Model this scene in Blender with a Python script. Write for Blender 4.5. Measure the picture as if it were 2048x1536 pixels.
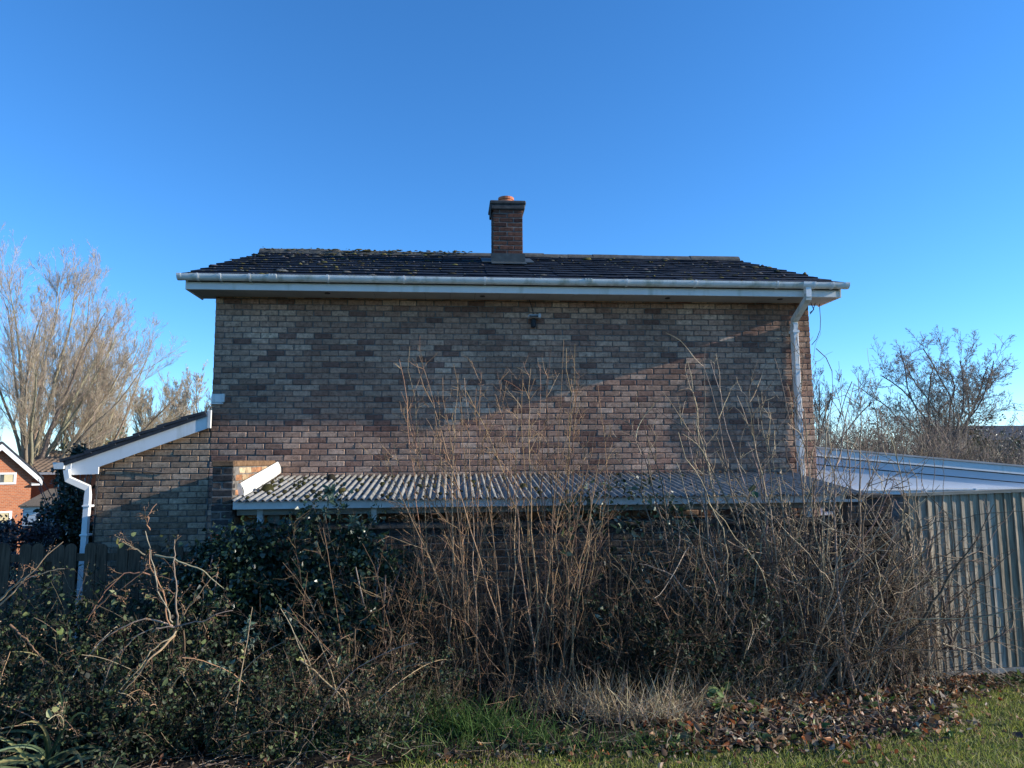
import bpy, bmesh, math, random
import numpy as np
from mathutils import Vector, Matrix

rng = np.random.default_rng(7)
random.seed(7)
for o in list(bpy.data.objects):
    bpy.data.objects.remove(o, do_unlink=True)
scene = bpy.context.scene
C = bpy.context.scene.collection

# ------------------------------------------------------------------ camera
FPX = 1420.0
CAM = np.array([3.055, -9.27, 1.70])
YAW, PITCH, ROLL = [math.radians(a) for a in (4.77, 6.17, -0.41)]
_f = np.array([math.sin(YAW)*math.cos(PITCH), math.cos(YAW)*math.cos(PITCH), math.sin(PITCH)])
_r = np.array([math.cos(YAW), -math.sin(YAW), 0.0])
_u = np.cross(_r, _f)
_r, _u = _r*math.cos(ROLL)+_u*math.sin(ROLL), -_r*math.sin(ROLL)+_u*math.cos(ROLL)
cam_data = bpy.data.cameras.new('camera')
cam_data.sensor_width = 36.0
cam_data.lens = 36.0*FPX/2048
cam_data.clip_end = 2000
cam = bpy.data.objects.new('camera', cam_data)
C.objects.link(cam)
cam.matrix_world = Matrix(((_r[0], _u[0], -_f[0], CAM[0]), (_r[1], _u[1], -_f[1], CAM[1]),
                           (_r[2], _u[2], -_f[2], CAM[2]), (0, 0, 0, 1)))
scene.camera = cam

# ------------------------------------------------------------------ sky and sun
SUN = np.array([9.85, -1.0, 3.30]); SUN = SUN/np.linalg.norm(SUN)      # towards the sun
sun_el = math.asin(SUN[2]); sun_az = math.atan2(SUN[0], SUN[1])
world = bpy.data.worlds.new('World'); scene.world = world
world.use_nodes = True
wn = world.node_tree.nodes; wl = world.node_tree.links
bg = wn['Background']
sky = wn.new('ShaderNodeTexSky'); sky.sky_type = 'NISHITA'; sky.sun_disc = False
sky.sun_elevation = sun_el; sky.sun_rotation = sun_az
sky.altitude = 50; sky.air_density = 0.9; sky.dust_density = 0.0; sky.ozone_density = 6.5
hs = wn.new('ShaderNodeHueSaturation'); hs.inputs['Saturation'].default_value = 1.09
hs.inputs['Hue'].default_value = 0.4995
wl.new(sky.outputs[0], hs.inputs['Color']); wl.new(hs.outputs[0], bg.inputs[0])
bg.inputs[1].default_value = 0.15
sl = bpy.data.lights.new('sun', 'SUN'); sl.energy = 4.2; sl.angle = math.radians(0.5)
sl.color = (1.0, 0.93, 0.82)
so = bpy.data.objects.new('sun', sl); C.objects.link(so)
so.rotation_euler = Vector(SUN).to_track_quat('Z', 'Y').to_euler()
scene.view_settings.view_transform = 'Standard'
scene.view_settings.look = 'None'
scene.view_settings.exposure = 0.92
scene.view_settings.gamma = 1.0

# ------------------------------------------------------------------ helpers
def ray(x, y):
    return _f + _r*(x-1024)/FPX + _u*(768-y)/FPX
def atY(x, y, Y):
    d = ray(x, y); return CAM + d*((Y-CAM[1])/d[1])
def atX(x, y, X):
    d = ray(x, y); return CAM + d*((X-CAM[0])/d[0])
def gz(X, Y):
    X = np.asarray(X, float); Y = np.asarray(Y, float)
    z = -0.082*(np.clip(Y, -60, -1.2)+9.27)
    z = np.where(Y > 9, z-0.16*np.clip(Y-9, 0, 18), z)
    z = z + 0.02*np.clip(X-7.9, 0, 6)*np.clip(1-np.abs(Y+2)/3, 0, 1)
    return z
def onground(x, y):
    d = ray(x, y); t = -CAM[2]/(d[2]+.082*d[1]); return CAM+d*t

def link(o, parent=None):
    C.objects.link(o)
    if parent is not None: o.parent = parent
    return o
def thing(name, label, cat, loc=(0, 0, 0), group=None):
    o = bpy.data.objects.new(name, None); o.location = loc; o.empty_display_size = .1
    C.objects.link(o); o['label'] = label; o['category'] = cat
    if group: o['group'] = group
    return o
def tag(o, label=None, cat=None, group=None, kind=None):
    if label: o['label'] = label
    if cat: o['category'] = cat
    if group: o['group'] = group
    if kind: o['kind'] = kind
    return o

class MB:
    def __init__(s): s.v = []; s.f = []; s.c = []
    def add(s, V, F, col=None):
        n = len(s.v); s.v += [tuple(map(float, p)) for p in V]; s.f += [tuple(i+n for i in q) for q in F]
        s.c += [tuple(col) if col is not None else (1, 1, 1)]*len(V)
        return s
    def box(s, x0, x1, y0, y1, z0, z1, col=None, c=0.0, jit=0.0):
        if c <= 0:
            V = [(x, y, z) for x in (x0, x1) for y in (y0, y1) for z in (z0, z1)]
            F = [(0, 1, 3, 2), (4, 6, 7, 5), (0, 4, 5, 1), (2, 3, 7, 6), (0, 2, 6, 4), (1, 5, 7, 3)]
        else:
            V, F = cbox(x0, x1, y0, y1, z0, z1, c)
        if jit: V = [tuple(a+random.uniform(-jit, jit) for a in p) for p in V]
        return s.add(V, F, col)
    def prism(s, poly, y0, y1, col=None):          # poly in XZ, extruded along Y
        n = len(poly)
        V = [(x, y0, z) for x, z in poly]+[(x, y1, z) for x, z in poly]
        F = [tuple(range(n)), tuple(range(2*n-1, n-1, -1))]+[((i+1) % n, i, n+i, n+(i+1) % n) for i in range(n)]
        return s.add(V, F, col)
    def prismx(s, poly, x0, x1, col=None):         # poly in YZ, extruded along X
        n = len(poly)
        V = [(x0, y, z) for y, z in poly]+[(x1, y, z) for y, z in poly]
        F = [tuple(range(n)), tuple(range(2*n-1, n-1, -1))]+[((i+1) % n, i, n+i, n+(i+1) % n) for i in range(n)]
        return s.add(V, F, col)
    def prismz(s, poly, z0, z1, col=None):
        n = len(poly)
        V = [(x, y, z0) for x, y in poly]+[(x, y, z1) for x, y in poly]
        F = [tuple(range(n)), tuple(range(2*n-1, n-1, -1))]+[((i+1) % n, i, n+i, n+(i+1) % n) for i in range(n)]
        return s.add(V, F, col)
    def tube(s, pts, r, n=8, col=None, square=False):
        pts = [Vector(p) for p in pts]; V = []; F = []; k = len(pts)
        rr = r if isinstance(r, (list, tuple)) else [r]*k
        if square: n = 4
        for i, p in enumerate(pts):
            t = (pts[min(i+1, k-1)]-pts[max(i-1, 0)]).normalized()
            a = Vector((0, 1, 0)) if abs(t.y) < .9 else Vector((1, 0, 0))
            b = t.cross(a).normalized(); a = b.cross(t).normalized()
            sc = 1.0
            if 0 < i < k-1:
                c = (pts[i]-pts[i-1]).normalized().dot((pts[i+1]-pts[i]).normalized())
                sc = 1/max(.5, math.sqrt((1+c)/2))
            for j in range(n):
                th = 2*math.pi*(j+.5)/n
                q = rr[i]*(1.414 if square else 1)
                V.append(p+a*math.cos(th)*q+b*math.sin(th)*q*sc)
        for i in range(k-1):
            for j in range(n):
                F.append((i*n+j, i*n+(j+1) % n, (i+1)*n+(j+1) % n, (i+1)*n+j))
        F.append(tuple(range(n-1, -1, -1))); F.append(tuple((k-1)*n+j for j in range(n)))
        return s.add(V, F, col)
    def build(s, name, mat, parent=None, smooth=False, col=False):
        m = bpy.data.meshes.new(name); m.from_pydata(s.v, [], s.f)
        bm = bmesh.new(); bm.from_mesh(m); bmesh.ops.recalc_face_normals(bm, faces=bm.faces); bm.to_mesh(m); bm.free()
        if col:
            a = m.color_attributes.new('Col', 'FLOAT_COLOR', 'POINT')
            a.data.foreach_set('color', np.concatenate([np.array(s.c, 'f'), np.ones((len(s.c), 1), 'f')], 1).ravel())
        if smooth: m.polygons.foreach_set('use_smooth', [True]*len(m.polygons))
        m.materials.append(mat)
        return link(bpy.data.objects.new(name, m), parent)

def cbox(x0, x1, y0, y1, z0, z1, c):
    V = []; idx = {}
    for i, x in enumerate((x0, x1)):
        for j, y in enumerate((y0, y1)):
            for k, z in enumerate((z0, z1)):
                dx = c if i == 0 else -c; dy = c if j == 0 else -c; dz = c if k == 0 else -c
                for ax in range(3):
                    p = [x+dx, y+dy, z+dz]
                    p[ax] = (x, y, z)[ax]
                    idx[(i, j, k, ax)] = len(V); V.append(tuple(p))
    F = []
    I = idx
    for ax in range(3):
        o = [a for a in range(3) if a != ax]
        for s in (0, 1):
            q = []
            for a, b in ((0, 0), (1, 0), (1, 1), (0, 1)):
                key = [0, 0, 0]; key[ax] = s; key[o[0]] = a; key[o[1]] = b
                q.append(I[(*key, ax)])
            F.append(tuple(q))
    for ax in range(3):                                   # edges along ax
        o = [a for a in range(3) if a != ax]
        for a in (0, 1):
            for b in (0, 1):
                k0 = [0, 0, 0]; k0[o[0]] = a; k0[o[1]] = b; k1 = list(k0); k1[ax] = 1
                F.append((I[(*k0, o[0])], I[(*k1, o[0])], I[(*k1, o[1])], I[(*k0, o[1])]))
    for i in (0, 1):
        for j in (0, 1):
            for k in (0, 1):
                F.append((I[(i, j, k, 0)], I[(i, j, k, 1)], I[(i, j, k, 2)]))
    return V, F

# ---- large vectorised meshes
class Big:
    """collects quads as numpy arrays"""
    def __init__(s): s.V = []; s.Q = []; s.K = []; s.n = 0
    def add(s, V, Q, col):
        V = np.asarray(V, 'f').reshape(-1, 3); Q = np.asarray(Q, 'i').reshape(-1, 4)
        col = np.asarray(col, 'f')
        if col.ndim == 1: col = np.broadcast_to(col, (len(V), 3))
        s.V.append(V); s.Q.append(Q+s.n); s.K.append(col); s.n += len(V)
    def build(s, name, mat, parent=None, smooth=False):
        V = np.concatenate(s.V); Q = np.concatenate(s.Q); K = np.concatenate(s.K)
        m = bpy.data.meshes.new(name)
        m.vertices.add(len(V)); m.vertices.foreach_set('co', V.ravel())
        m.loops.add(Q.size); m.loops.foreach_set('vertex_index', Q.ravel())
        m.polygons.add(len(Q)); m.polygons.foreach_set('loop_start', np.arange(0, Q.size, 4, dtype='i'))
        m.update(calc_edges=True)
        a = m.color_attributes.new('Col', 'FLOAT_COLOR', 'POINT')
        a.data.foreach_set('color', np.concatenate([K, np.ones((len(K), 1), 'f')], 1).astype('f').ravel())
        if smooth: m.polygons.foreach_set('use_smooth', np.ones(len(Q), bool))
        m.materials.append(mat)
        return link(bpy.data.objects.new(name, m), parent)

def nrm(v): return v/np.maximum(np.linalg.norm(v, axis=-1, keepdims=True), 1e-9)
def grow(start, d, length, n, wig=.15, trop=(0, 0, 0)):
    start = np.asarray(start, float); M = len(start); d = nrm(np.asarray(d, float))
    length = np.broadcast_to(np.asarray(length, float), (M,)); trop = np.asarray(trop, float)
    P = np.empty((M, n, 3)); P[:, 0] = start; st = (length/(n-1))[:, None]
    for i in range(1, n):
        d = nrm(d+rng.normal(0, wig, (M, 3))+trop); P[:, i] = P[:, i-1]+d*st
    return P
def tubes(big, P, r0, r1, col, sides=4, pw=1.0, jit=.0):
    P = np.asarray(P, float); M, n, _ = P.shape
    T = nrm(np.gradient(P, axis=1))
    ref = np.where(np.abs(T[:, :1, 2:3]) < .8, np.array([0, 0, 1.]), np.array([1., 0, 0]))
    A = nrm(np.cross(T, np.broadcast_to(ref, T.shape))); B = np.cross(T, A)
    r0 = np.broadcast_to(np.asarray(r0, float), (M,)); r1 = np.broadcast_to(np.asarray(r1, float), (M,))
    t = np.linspace(0, 1, n)**pw
    R = r0[:, None]*(1-t)+r1[:, None]*t
    if jit: R = R*(1+rng.uniform(-jit, jit, R.shape))
    th = np.arange(sides)*2*math.pi/sides
    V = P[:, :, None, :]+R[:, :, None, None]*(A[:, :, None, :]*np.cos(th)[None, None, :, None]+B[:, :, None, :]*np.sin(th)[None, None, :, None])
    base = (np.arange(M)*n*sides)[:, None, None]+(np.arange(n-1)*sides)[None, :, None]
    j = np.arange(sides)[None, None, :]; j2 = (j+1) % sides
    Q = np.stack([base+j, base+j2, base+sides+j2, base+sides+j], -1)
    col = np.asarray(col, float)
    if col.ndim == 2: col = np.repeat(col, n*sides, 0)
    big.add(V, Q, col)
def ribbons(big, P, w, col, ref=None, fold=0.0):
    P = np.asarray(P, float); M, n, _ = P.shape
    T = nrm(np.gradient(P, axis=1))
    if ref is None: ref = rng.normal(0, 1, (M, 3))
    A = nrm(np.cross(T, ref[:, None, :]))
    w = np.broadcast_to(np.asarray(w, float), (M,))
    t = np.linspace(0, 1, n); prof = np.clip(1.15*(1-t)**.6, .05, 1)*np.clip(.5+2*t, 0, 1)
    W = (w[:, None]*prof)[:, :, None]
    V = np.stack([P-A*W/2, P+A*W/2], 2)
    base = (np.arange(M)*n*2)[:, None]+(np.arange(n-1)*2)[None, :]
    Q = np.stack([base, base+1, base+3, base+2], -1)
    col = np.asarray(col, float)
    if col.ndim == 2: col = np.repeat(col, n*2, 0)
    big.add(V, Q, col)
def pick(P, k, lo=.2, hi=1.0):
    """k child starts per polyline -> points, tangents, t, parent index"""
    M, n, _ = P.shape
    idx = np.repeat(np.arange(M), k); t = rng.uniform(lo, hi, M*k)
    f = t*(n-1); i = np.minimum(f.astype(int), n-2); w = (f-i)[:, None]
    pt = P[idx, i]*(1-w)+P[idx, i+1]*w; tg = nrm(P[idx, i+1]-P[idx, i])
    return pt, tg, t, idx
def deflect(tg, ang):
    q = nrm(np.cross(tg, rng.normal(0, 1, tg.shape))); ang = np.asarray(ang)[:, None]
    return nrm(tg*np.cos(ang)+q*np.sin(ang))
LEAF = np.array([[0, 0, 0], [.30, .36, .05], [.70, .30, .04], [1, 0, -.06], [.70, -.30, .04], [.30, -.36, .05]])
LEAF_N = LEAF*np.array([1, .5, 1])
IVY = np.array([[0, 0, 0], [.12, .52, .04], [.62, .34, .02], [1, 0, -.05], [.62, -.34, .02], [.12, -.52, .04]])
def leaves(big, pos, size, col, shape=LEAF, up=None, spread=1.0, d=None, curl=1.5):
    M = len(pos)
    if d is None:
        d = nrm(rng.normal(0, 1, (M, 3))+np.array([0, -.25, -.15]))
    nrmv = rng.normal(0, 1, (M, 3))*spread+(np.array([0.15, -.5, .8]) if up is None else np.asarray(up))
    b = nrm(np.cross(nrmv, d)); nn = np.cross(d, b)
    size = np.broadcast_to(np.asarray(size, float), (M,))
    S = shape[None]*size[:, None, None]
    S = S*np.stack([np.ones(M), rng.uniform(.5, 1.1, M), rng.normal(1.0, curl, M)], -1)[:, None, :]
    S = S + rng.normal(0, .05, S.shape)*size[:, None, None]*np.array([1, 1, .8])
    V = pos[:, None, :]+S[..., 0:1]*d[:, None]+S[..., 1:2]*b[:, None]+S[..., 2:3]*nn[:, None]
    base = (np.arange(M)*6)[:, None]
    Q = np.concatenate([base+np.array([[0, 5, 4, 3]]), base+np.array([[0, 3, 2, 1]])], 0)
    col = np.asarray(col, float)
    if col.ndim == 2: col = np.repeat(col, 6, 0)
    big.add(V, Q, col)
def palette(cols, M, var=.15, w=None):
    cols = np.asarray(cols, float); c = cols[rng.choice(len(cols), M, p=w)]
    return np.clip(c*(1+rng.normal(0, var, (M, 1)))*(1+rng.normal(0, .05, (M, 3))), 0.004, .9)

# ------------------------------------------------------------------ materials
def mat(name, c1, c2, scale=6, rough=.8, bump=0.0, bscale=80, spec=.3, src=None, stretch=None, trans=0.0,
        lo=.3, hi=.7, c3=None, pits=0.0, detail=5, bdist=.004, stain=None, metallic=0.0):
    m = bpy.data.materials.new(name); m.use_nodes = True
    N = m.node_tree.nodes; L = m.node_tree.links
    b = N['Principled BSDF']; out = N['Material Output']
    b.inputs['Roughness'].default_value = rough
    b.inputs['Specular IOR Level'].default_value = spec
    b.inputs['Metallic'].default_value = metallic
    geo = N.new('ShaderNodeNewGeometry')
    vec = geo.outputs['Position']
    if stretch:
        mp = N.new('ShaderNodeMapping'); mp.inputs['Scale'].default_value = stretch
        L.new(vec, mp.inputs['Vector']); vec = mp.outputs[0]
    nz = N.new('ShaderNodeTexNoise'); nz.inputs['Scale'].default_value = scale; nz.inputs['Detail'].default_value = detail
    nz.inputs['Roughness'].default_value = .62
    L.new(vec, nz.inputs['Vector'])
    cr = N.new('ShaderNodeValToRGB'); cr.color_ramp.elements[0].position = lo; cr.color_ramp.elements[1].position = hi
    cr.color_ramp.elements[0].color = (*c1, 1); cr.color_ramp.elements[1].color = (*c2, 1)
    if c3:
        e = cr.color_ramp.elements.new((lo+hi)/2); e.color = (*c3, 1)
    L.new(nz.outputs['Fac'], cr.inputs[0]); colout = cr.outputs[0]
    def mul(a, bb, fac=1.0):
        mx = N.new('ShaderNodeMix'); mx.data_type = 'RGBA'; mx.blend_type = 'MULTIPLY'; mx.inputs[0].default_value = fac
        L.new(a, mx.inputs[6]); L.new(bb, mx.inputs[7]); return mx.outputs[2]
    if src == 'attr':
        at = N.new('ShaderNodeAttribute'); at.attribute_name = 'Col'; colout = mul(colout, at.outputs['Color'])
    if pits:
        ln = N.new('ShaderNodeTexNoise'); ln.inputs['Scale'].default_value = 1.1; ln.inputs['Detail'].default_value = 5; ln.inputs['Roughness'].default_value = .6
        mpl = N.new('ShaderNodeMapping'); mpl.inputs['Scale'].default_value = (1.0, 1.0, .55); L.new(geo.outputs['Position'], mpl.inputs['Vector']); L.new(mpl.outputs[0], ln.inputs['Vector'])
        lr = N.new('ShaderNodeValToRGB'); lr.color_ramp.elements[0].position = .36; lr.color_ramp.elements[1].position = .60
        lr.color_ramp.elements[0].color = (.76, .74, .73, 1); lr.color_ramp.elements[1].color = (1.06, 1.05, 1.03, 1)
        L.new(ln.outputs['Fac'], lr.inputs[0]); colout = mul(colout, lr.outputs[0])
    if src == 'obj':
        oi = N.new('ShaderNodeObjectInfo'); colout = mul(colout, oi.outputs['Color'])
    if pits:
        vo = N.new('ShaderNodeTexNoise'); vo.inputs['Scale'].default_value = 42; vo.inputs['Detail'].default_value = 2
        L.new(geo.outputs['Position'], vo.inputs['Vector'])
        pr = N.new('ShaderNodeValToRGB'); pr.color_ramp.elements[0].position = .30; pr.color_ramp.elements[1].position = .40
        pr.color_ramp.elements[0].color = (.25, .24, .24, 1); pr.color_ramp.elements[1].color = (1, 1, 1, 1)
        L.new(vo.outputs['Fac'], pr.inputs[0]); colout = mul(colout, pr.outputs[0], pits)
    if stain:
        sc, scol, slo, shi, sst = stain
        mp2 = N.new('ShaderNodeMapping'); mp2.inputs['Scale'].default_value = sst
        L.new(geo.outputs['Position'], mp2.inputs['Vector'])
        sn = N.new('ShaderNodeTexNoise'); sn.inputs['Scale'].default_value = sc; sn.inputs['Detail'].default_value = 6
        L.new(mp2.outputs[0], sn.inputs['Vector'])
        sr = N.new('ShaderNodeValToRGB'); sr.color_ramp.elements[0].position = slo; sr.color_ramp.elements[1].position = shi
        sr.color_ramp.elements[0].color = (0, 0, 0, 1); sr.color_ramp.elements[1].color = (1, 1, 1, 1)
        L.new(sn.outputs['Fac'], sr.inputs[0])
        mx = N.new('ShaderNodeMix'); mx.data_type = 'RGBA'; L.new(sr.outputs[0], mx.inputs[0])
        L.new(colout, mx.inputs[6]); mx.inputs[7].default_value = (*scol, 1); colout = mx.outputs[2]
    L.new(colout, b.inputs['Base Color'])
    if bump:
        bn = N.new('ShaderNodeTexNoise'); bn.inputs['Scale'].default_value = bscale; bn.inputs['Detail'].default_value = 4
        L.new(vec, bn.inputs['Vector'])
        bp = N.new('ShaderNodeBump'); bp.inputs['Strength'].default_value = bump; bp.inputs['Distance'].default_value = bdist
        L.new(bn.outputs['Fac'], bp.inputs['Height']); L.new(bp.outputs[0], b.inputs['Normal'])
    if trans:
        tr = N.new('ShaderNodeBsdfTranslucent'); L.new(colout, tr.inputs['Color'])
        ms = N.new('ShaderNodeMixShader'); ms.inputs[0].default_value = trans
        L.new(b.outputs[0], ms.inputs[1]); L.new(tr.outputs[0], ms.inputs[2]); L.new(ms.outputs[0], out.inputs['Surface'])
    return m

W8 = (.78, .78, .78); W12 = (1.2, 1.2, 1.2)
MT = {}
MT['brick'] = mat('brick', (.58, .57, .56), (1.36, 1.35, 1.33), 19, .92, .55, 130, .15, 'attr', pits=.8, bdist=.004)
MT['brick_o'] = mat('brick_single', (.58, .57, .56), (1.36, 1.35, 1.33), 19, .92, .55, 130, .15, 'obj', pits=.8, bdist=.004)
MT['mortar'] = mat('mortar', (.09, .083, .075), (.22, .20, .18), 14, .95, .6, 160, .1, bdist=.004)
MT['upvc'] = mat('white_upvc', (.68, .685, .67), (.80, .795, .77), 2.2, .5, 0, 50, .3, stain=(6, (.42, .42, .33), .58, .88, (1, 1, .22)))
MT['gutter'] = mat('gutter_plastic', (.60, .61, .58), (.76, .76, .72), 4, .5, 0, 50, .3, stain=(8, (.27, .28, .19), .50, .80, (1, 1, .5)))
MT['clad'] = mat('white_cladding_sky_tint', (.58, .60, .64), (.66, .68, .71), .9, .5, 0, 50, .3)  # white cladding with the bluish tint of sky light put into its colour
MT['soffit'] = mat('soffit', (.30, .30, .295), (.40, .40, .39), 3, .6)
MT['tile'] = mat('roof_tile', (.55, .55, .55), (1.3, 1.3, 1.3), 20, .75, .5, 120, .25, 'obj')
MT['ridge'] = mat('ridge_tile', (.05, .05, .05), (.13, .125, .11), 9, .9, .6, 90, .2)
MT['moss'] = mat('moss', (.7, .7, .7), (1.3, 1.3, 1.3), 40, 1.0, .8, 180, .05, 'attr')
MT['slate'] = mat('slate', (.022, .025, .032), (.05, .054, .062), 8, .7, .3, 70, .3)
MT['lead'] = mat('lead_flashing', (.022, .034, .04), (.05, .066, .072), 10, .6, .3, 40, .4)
MT['pot'] = mat('terracotta', (.42, .13, .065), (.54, .20, .11), 12, .85, .3, 100, .2)
MT['cap'] = mat('chimney_cap', (.045, .045, .047), (.10, .10, .10), 14, .95, .6, 90, .1)
MT['dark'] = mat('dark_plastic', (.015, .015, .017), (.03, .03, .033), 20, .5)
MT['metal'] = mat('lamp_metal', (.35, .36, .37), (.55, .56, .57), 20, .4, 0, 50, .5)
MT['cable'] = mat('cable', (.03, .03, .035), (.06, .06, .065), 20, .6)
MT['white'] = mat('white_paint', (.52, .52, .49), (.68, .67, .63), 7, .7, .25, 60, .25, stain=(6, (.30, .28, .22), .56, .8, (1, 1, .6)))
MT['corr'] = mat('fibre_cement', (.17, .165, .15), (.34, .33, .305), 7, .9, .5, 140, .15, stain=(22, (.13, .125, .10), .56, .78, (1, .3, 1)))
MT['wood'] = mat('weathered_timber', (.40, .41, .42), (1.25, 1.22, 1.18), 5, .9, .7, 16, .12, 'obj', stretch=(9, 9, .7), bdist=.006, stain=(7, (.075, .06, .042), .60, .74, (1, 1, .45)))
MT['railwood'] = mat('rail_timber', (.20, .185, .15), (.34, .32, .265), 5, .9, .6, 16, .12, stretch=(.7, 9, 9))
MT['paling'] = mat('dark_stained_paling', (.06, .04, .027), (.17, .115, .075), 5, .85, .6, 16, .15, stretch=(9, 9, .8))
MT['concrete'] = mat('concrete', (.23, .215, .18), (.40, .38, .33), 6, .95, .5, 110, .1, stain=(5, (.12, .13, .07), .5, .75, (1, 1, 1)))
MT['twig'] = mat('bare_twig', W8, W12, 30, .8, 0, 50, .25, 'attr')
MT['leaf'] = mat('leaf', W8, W12, 25, .55, 0, 50, .35, 'attr', trans=.28)
MT['ivy'] = mat('evergreen_leaf', W8, W12, 25, .36, 0, 50, .5, 'attr', trans=.10)
MT['blade'] = mat('grass_blade', W8, W12, 25, .65, 0, 50, .25, 'attr', trans=.35)
MT['straw'] = mat('dead_grass', W8, W12, 25, .85, 0, 50, .15, 'attr', trans=.15)
MT['bark'] = mat('bark', W8, W12, 9, .9, .6, 40, .15, 'attr', bdist=.02)
MT['soil'] = mat('soil', (.010, .008, .006), (.035, .027, .019), 5, .95, .8, 30, .1, bdist=.03)
MT['turf'] = mat('turf', (.030, .045, .012), (.075, .085, .028), 3, .95, .8, 25, .1, bdist=.03, c3=(.05, .06, .02))
MT['redbrick'] = mat('red_brick_far', (.75, .75, .75), (1.2, 1.2, 1.2), 3, .9, .3, 60, .15, 'attr')
MT['pantile'] = mat('brown_pantile', (.6, .6, .6), (1.25, 1.25, 1.25), 3, .9, .3, 60, .15, 'attr')
MT['glass'] = mat('window_glass', (.05, .06, .06), (.10, .11, .11), 2, .08, 0, 50, .6)
MT['pale'] = mat('curtain', (.45, .38, .22), (.6, .5, .3), 3, .8)
#PARTS
# ================================================================== GROUND
def ground_mesh():
    xs = np.unique(np.concatenate([np.linspace(-6, 16, 111), np.linspace(-400, -6, 40), np.linspace(16, 400, 40)]))
    ys = np.unique(np.concatenate([np.linspace(-12, 0, 61), np.linspace(0, 60, 40), np.linspace(60, 600, 25), np.linspace(-60, -12, 15)]))
    X, Y = np.meshgrid(xs, ys, indexing='ij'); Z = gz(X, Y)
    bump = rng.normal(0, .012, X.shape)*(np.abs(Y+4) < 8)
    V = np.stack([X, Y, Z+bump], -1).reshape(-1, 3)
    nx, ny = X.shape; i = np.arange(nx-1)[:, None]*ny+np.arange(ny-1)[None]
    Q = np.stack([i, i+ny, i+ny+1, i+1], -1).reshape(-1, 4)
    b = Big(); b.add(V, Q, np.ones(3))
    o = b.build('ground', MT['turf'], smooth=True); o['kind'] = 'structure'
ground_mesh()

# planting bed: bare soil, a sheet just above the turf, ragged front edge
def lawn_edge(X):
    """Y of the front edge of the planting bed / leaf litter"""
    X = np.asarray(X, float)
    e = np.interp(X, [-4, 0, 2, 3.5, 5, 6, 6.6, 7.2, 7.8, 8.3, 9.2, 12], [-4.3, -4.2, -4.0, -3.86, -3.9, -3.95, -3.8, -3.25, -2.68, -2.32, -2.12, -2.1])
    return e + .05*np.sin(X*5.1)+.035*np.sin(X*13.7+1)
def bed_mesh():
    xs = np.linspace(-4, 12, 220); b = Big()
    t = np.linspace(0, 1, 24)
    E = lawn_edge(xs)
    Y = E[:, None]*(1-t)+(-1.0)*t; X = np.repeat(xs[:, None], 24, 1)
    Z = gz(X, Y)+.02+np.abs(rng.normal(0, .02, X.shape))*np.minimum(t*12, 1)
    V = np.stack([X, Y, Z], -1).reshape(-1, 3)
    i = np.arange(219)[:, None]*24+np.arange(23)[None]
    Q = np.stack([i, i+24, i+25, i+1], -1).reshape(-1, 4)
    b.add(V, Q, np.ones(3)); o = b.build('planting_bed', MT['soil'], smooth=True); o['kind'] = 'structure'
bed_mesh()

# ================================================================== BRICKWORK
def brick_variants(mt, L=.215, H=.065, D=.06):
    out = []
    for i in range(5):
        b = MB(); b.box(-L/2, L/2, 0, D, -H/2, H/2, c=.006, jit=.0018)
        o = b.build('brick', mt); out.append(o.data); bpy.data.objects.remove(o)
    return out
BRV = brick_variants(MT['brick_o'])
BUFF = [(.54, .366, .268), (.47, .303, .219), (.405, .246, .176), (.335, .195, .142), (.235, .132, .101), (.44, .272, .193)]
BUFFW = [.17, .23, .20, .17, .11, .12]
_pn = rng.uniform(0, 6.28, 8)
def brick_col(x, z, pal=BUFF, w=BUFFW):
    c = np.array(pal[rng.choice(len(pal), p=w)])
    m = 1+.10*math.sin(x*1.3+_pn[0])*math.sin(z*2.1+_pn[1])+.08*math.sin(x*3.1+z*1.7+_pn[2])
    return np.clip(c*m*rng.uniform(.78, 1.02), .02, .6)
def brickwork(parent, x0, x1, z0, ztop, yf, inside=lambda x, z: True, single=0, pal=BUFF, w=BUFFW, prefer=None, start=0.0, depth=.06, name='brick'):
    cells = []
    k = 0; z = ztop-.0375
    while z > z0:
        off = (.1125 if k % 2 else 0)+rng.uniform(-.018, .018)+start
        a = x0-((off) % .225)
        while a < x1:
            l = max(a+.005, x0); r = min(a+.22, x1)
            if r-l > .03:
                cx = (l+r)/2
                if inside(cx, z): cells.append((l, r, z, r-l > .21))
            a += .225
        k += 1; z -= .075
    full = [c for c in cells if c[3]]
    if prefer: full.sort(key=prefer)
    else: full.sort(key=lambda c: (c[0]-CAM[0])**2+(c[2]-CAM[2])**2)
    chosen = set(full[:single])
    mb = MB()
    for c in cells:
        l, r, z, f = c
        col = brick_col(l, z, pal, w); dy = rng.uniform(-.0025, .002); dz = rng.uniform(-.0025, .0025)
        if c in chosen:
            o = bpy.data.objects.new(name, random.choice(BRV)); o.color = (*col, 1)
            o.location = ((l+r)/2+rng.uniform(-.003, .003), yf+dy, z+dz); o.rotation_euler = (0, rng.normal(0, .006), 0)
            link(o, parent)
        else:
            mb.box(l+rng.uniform(0, .004), r-rng.uniform(0, .004), yf+dy, yf+depth, z-.0325+dz, z+.0325+dz, col=col, c=.006, jit=.0015)
    if mb.v:
        o = mb.build(name+'work', MT['brick'], parent, col=True); o['kind'] = 'stuff'

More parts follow.
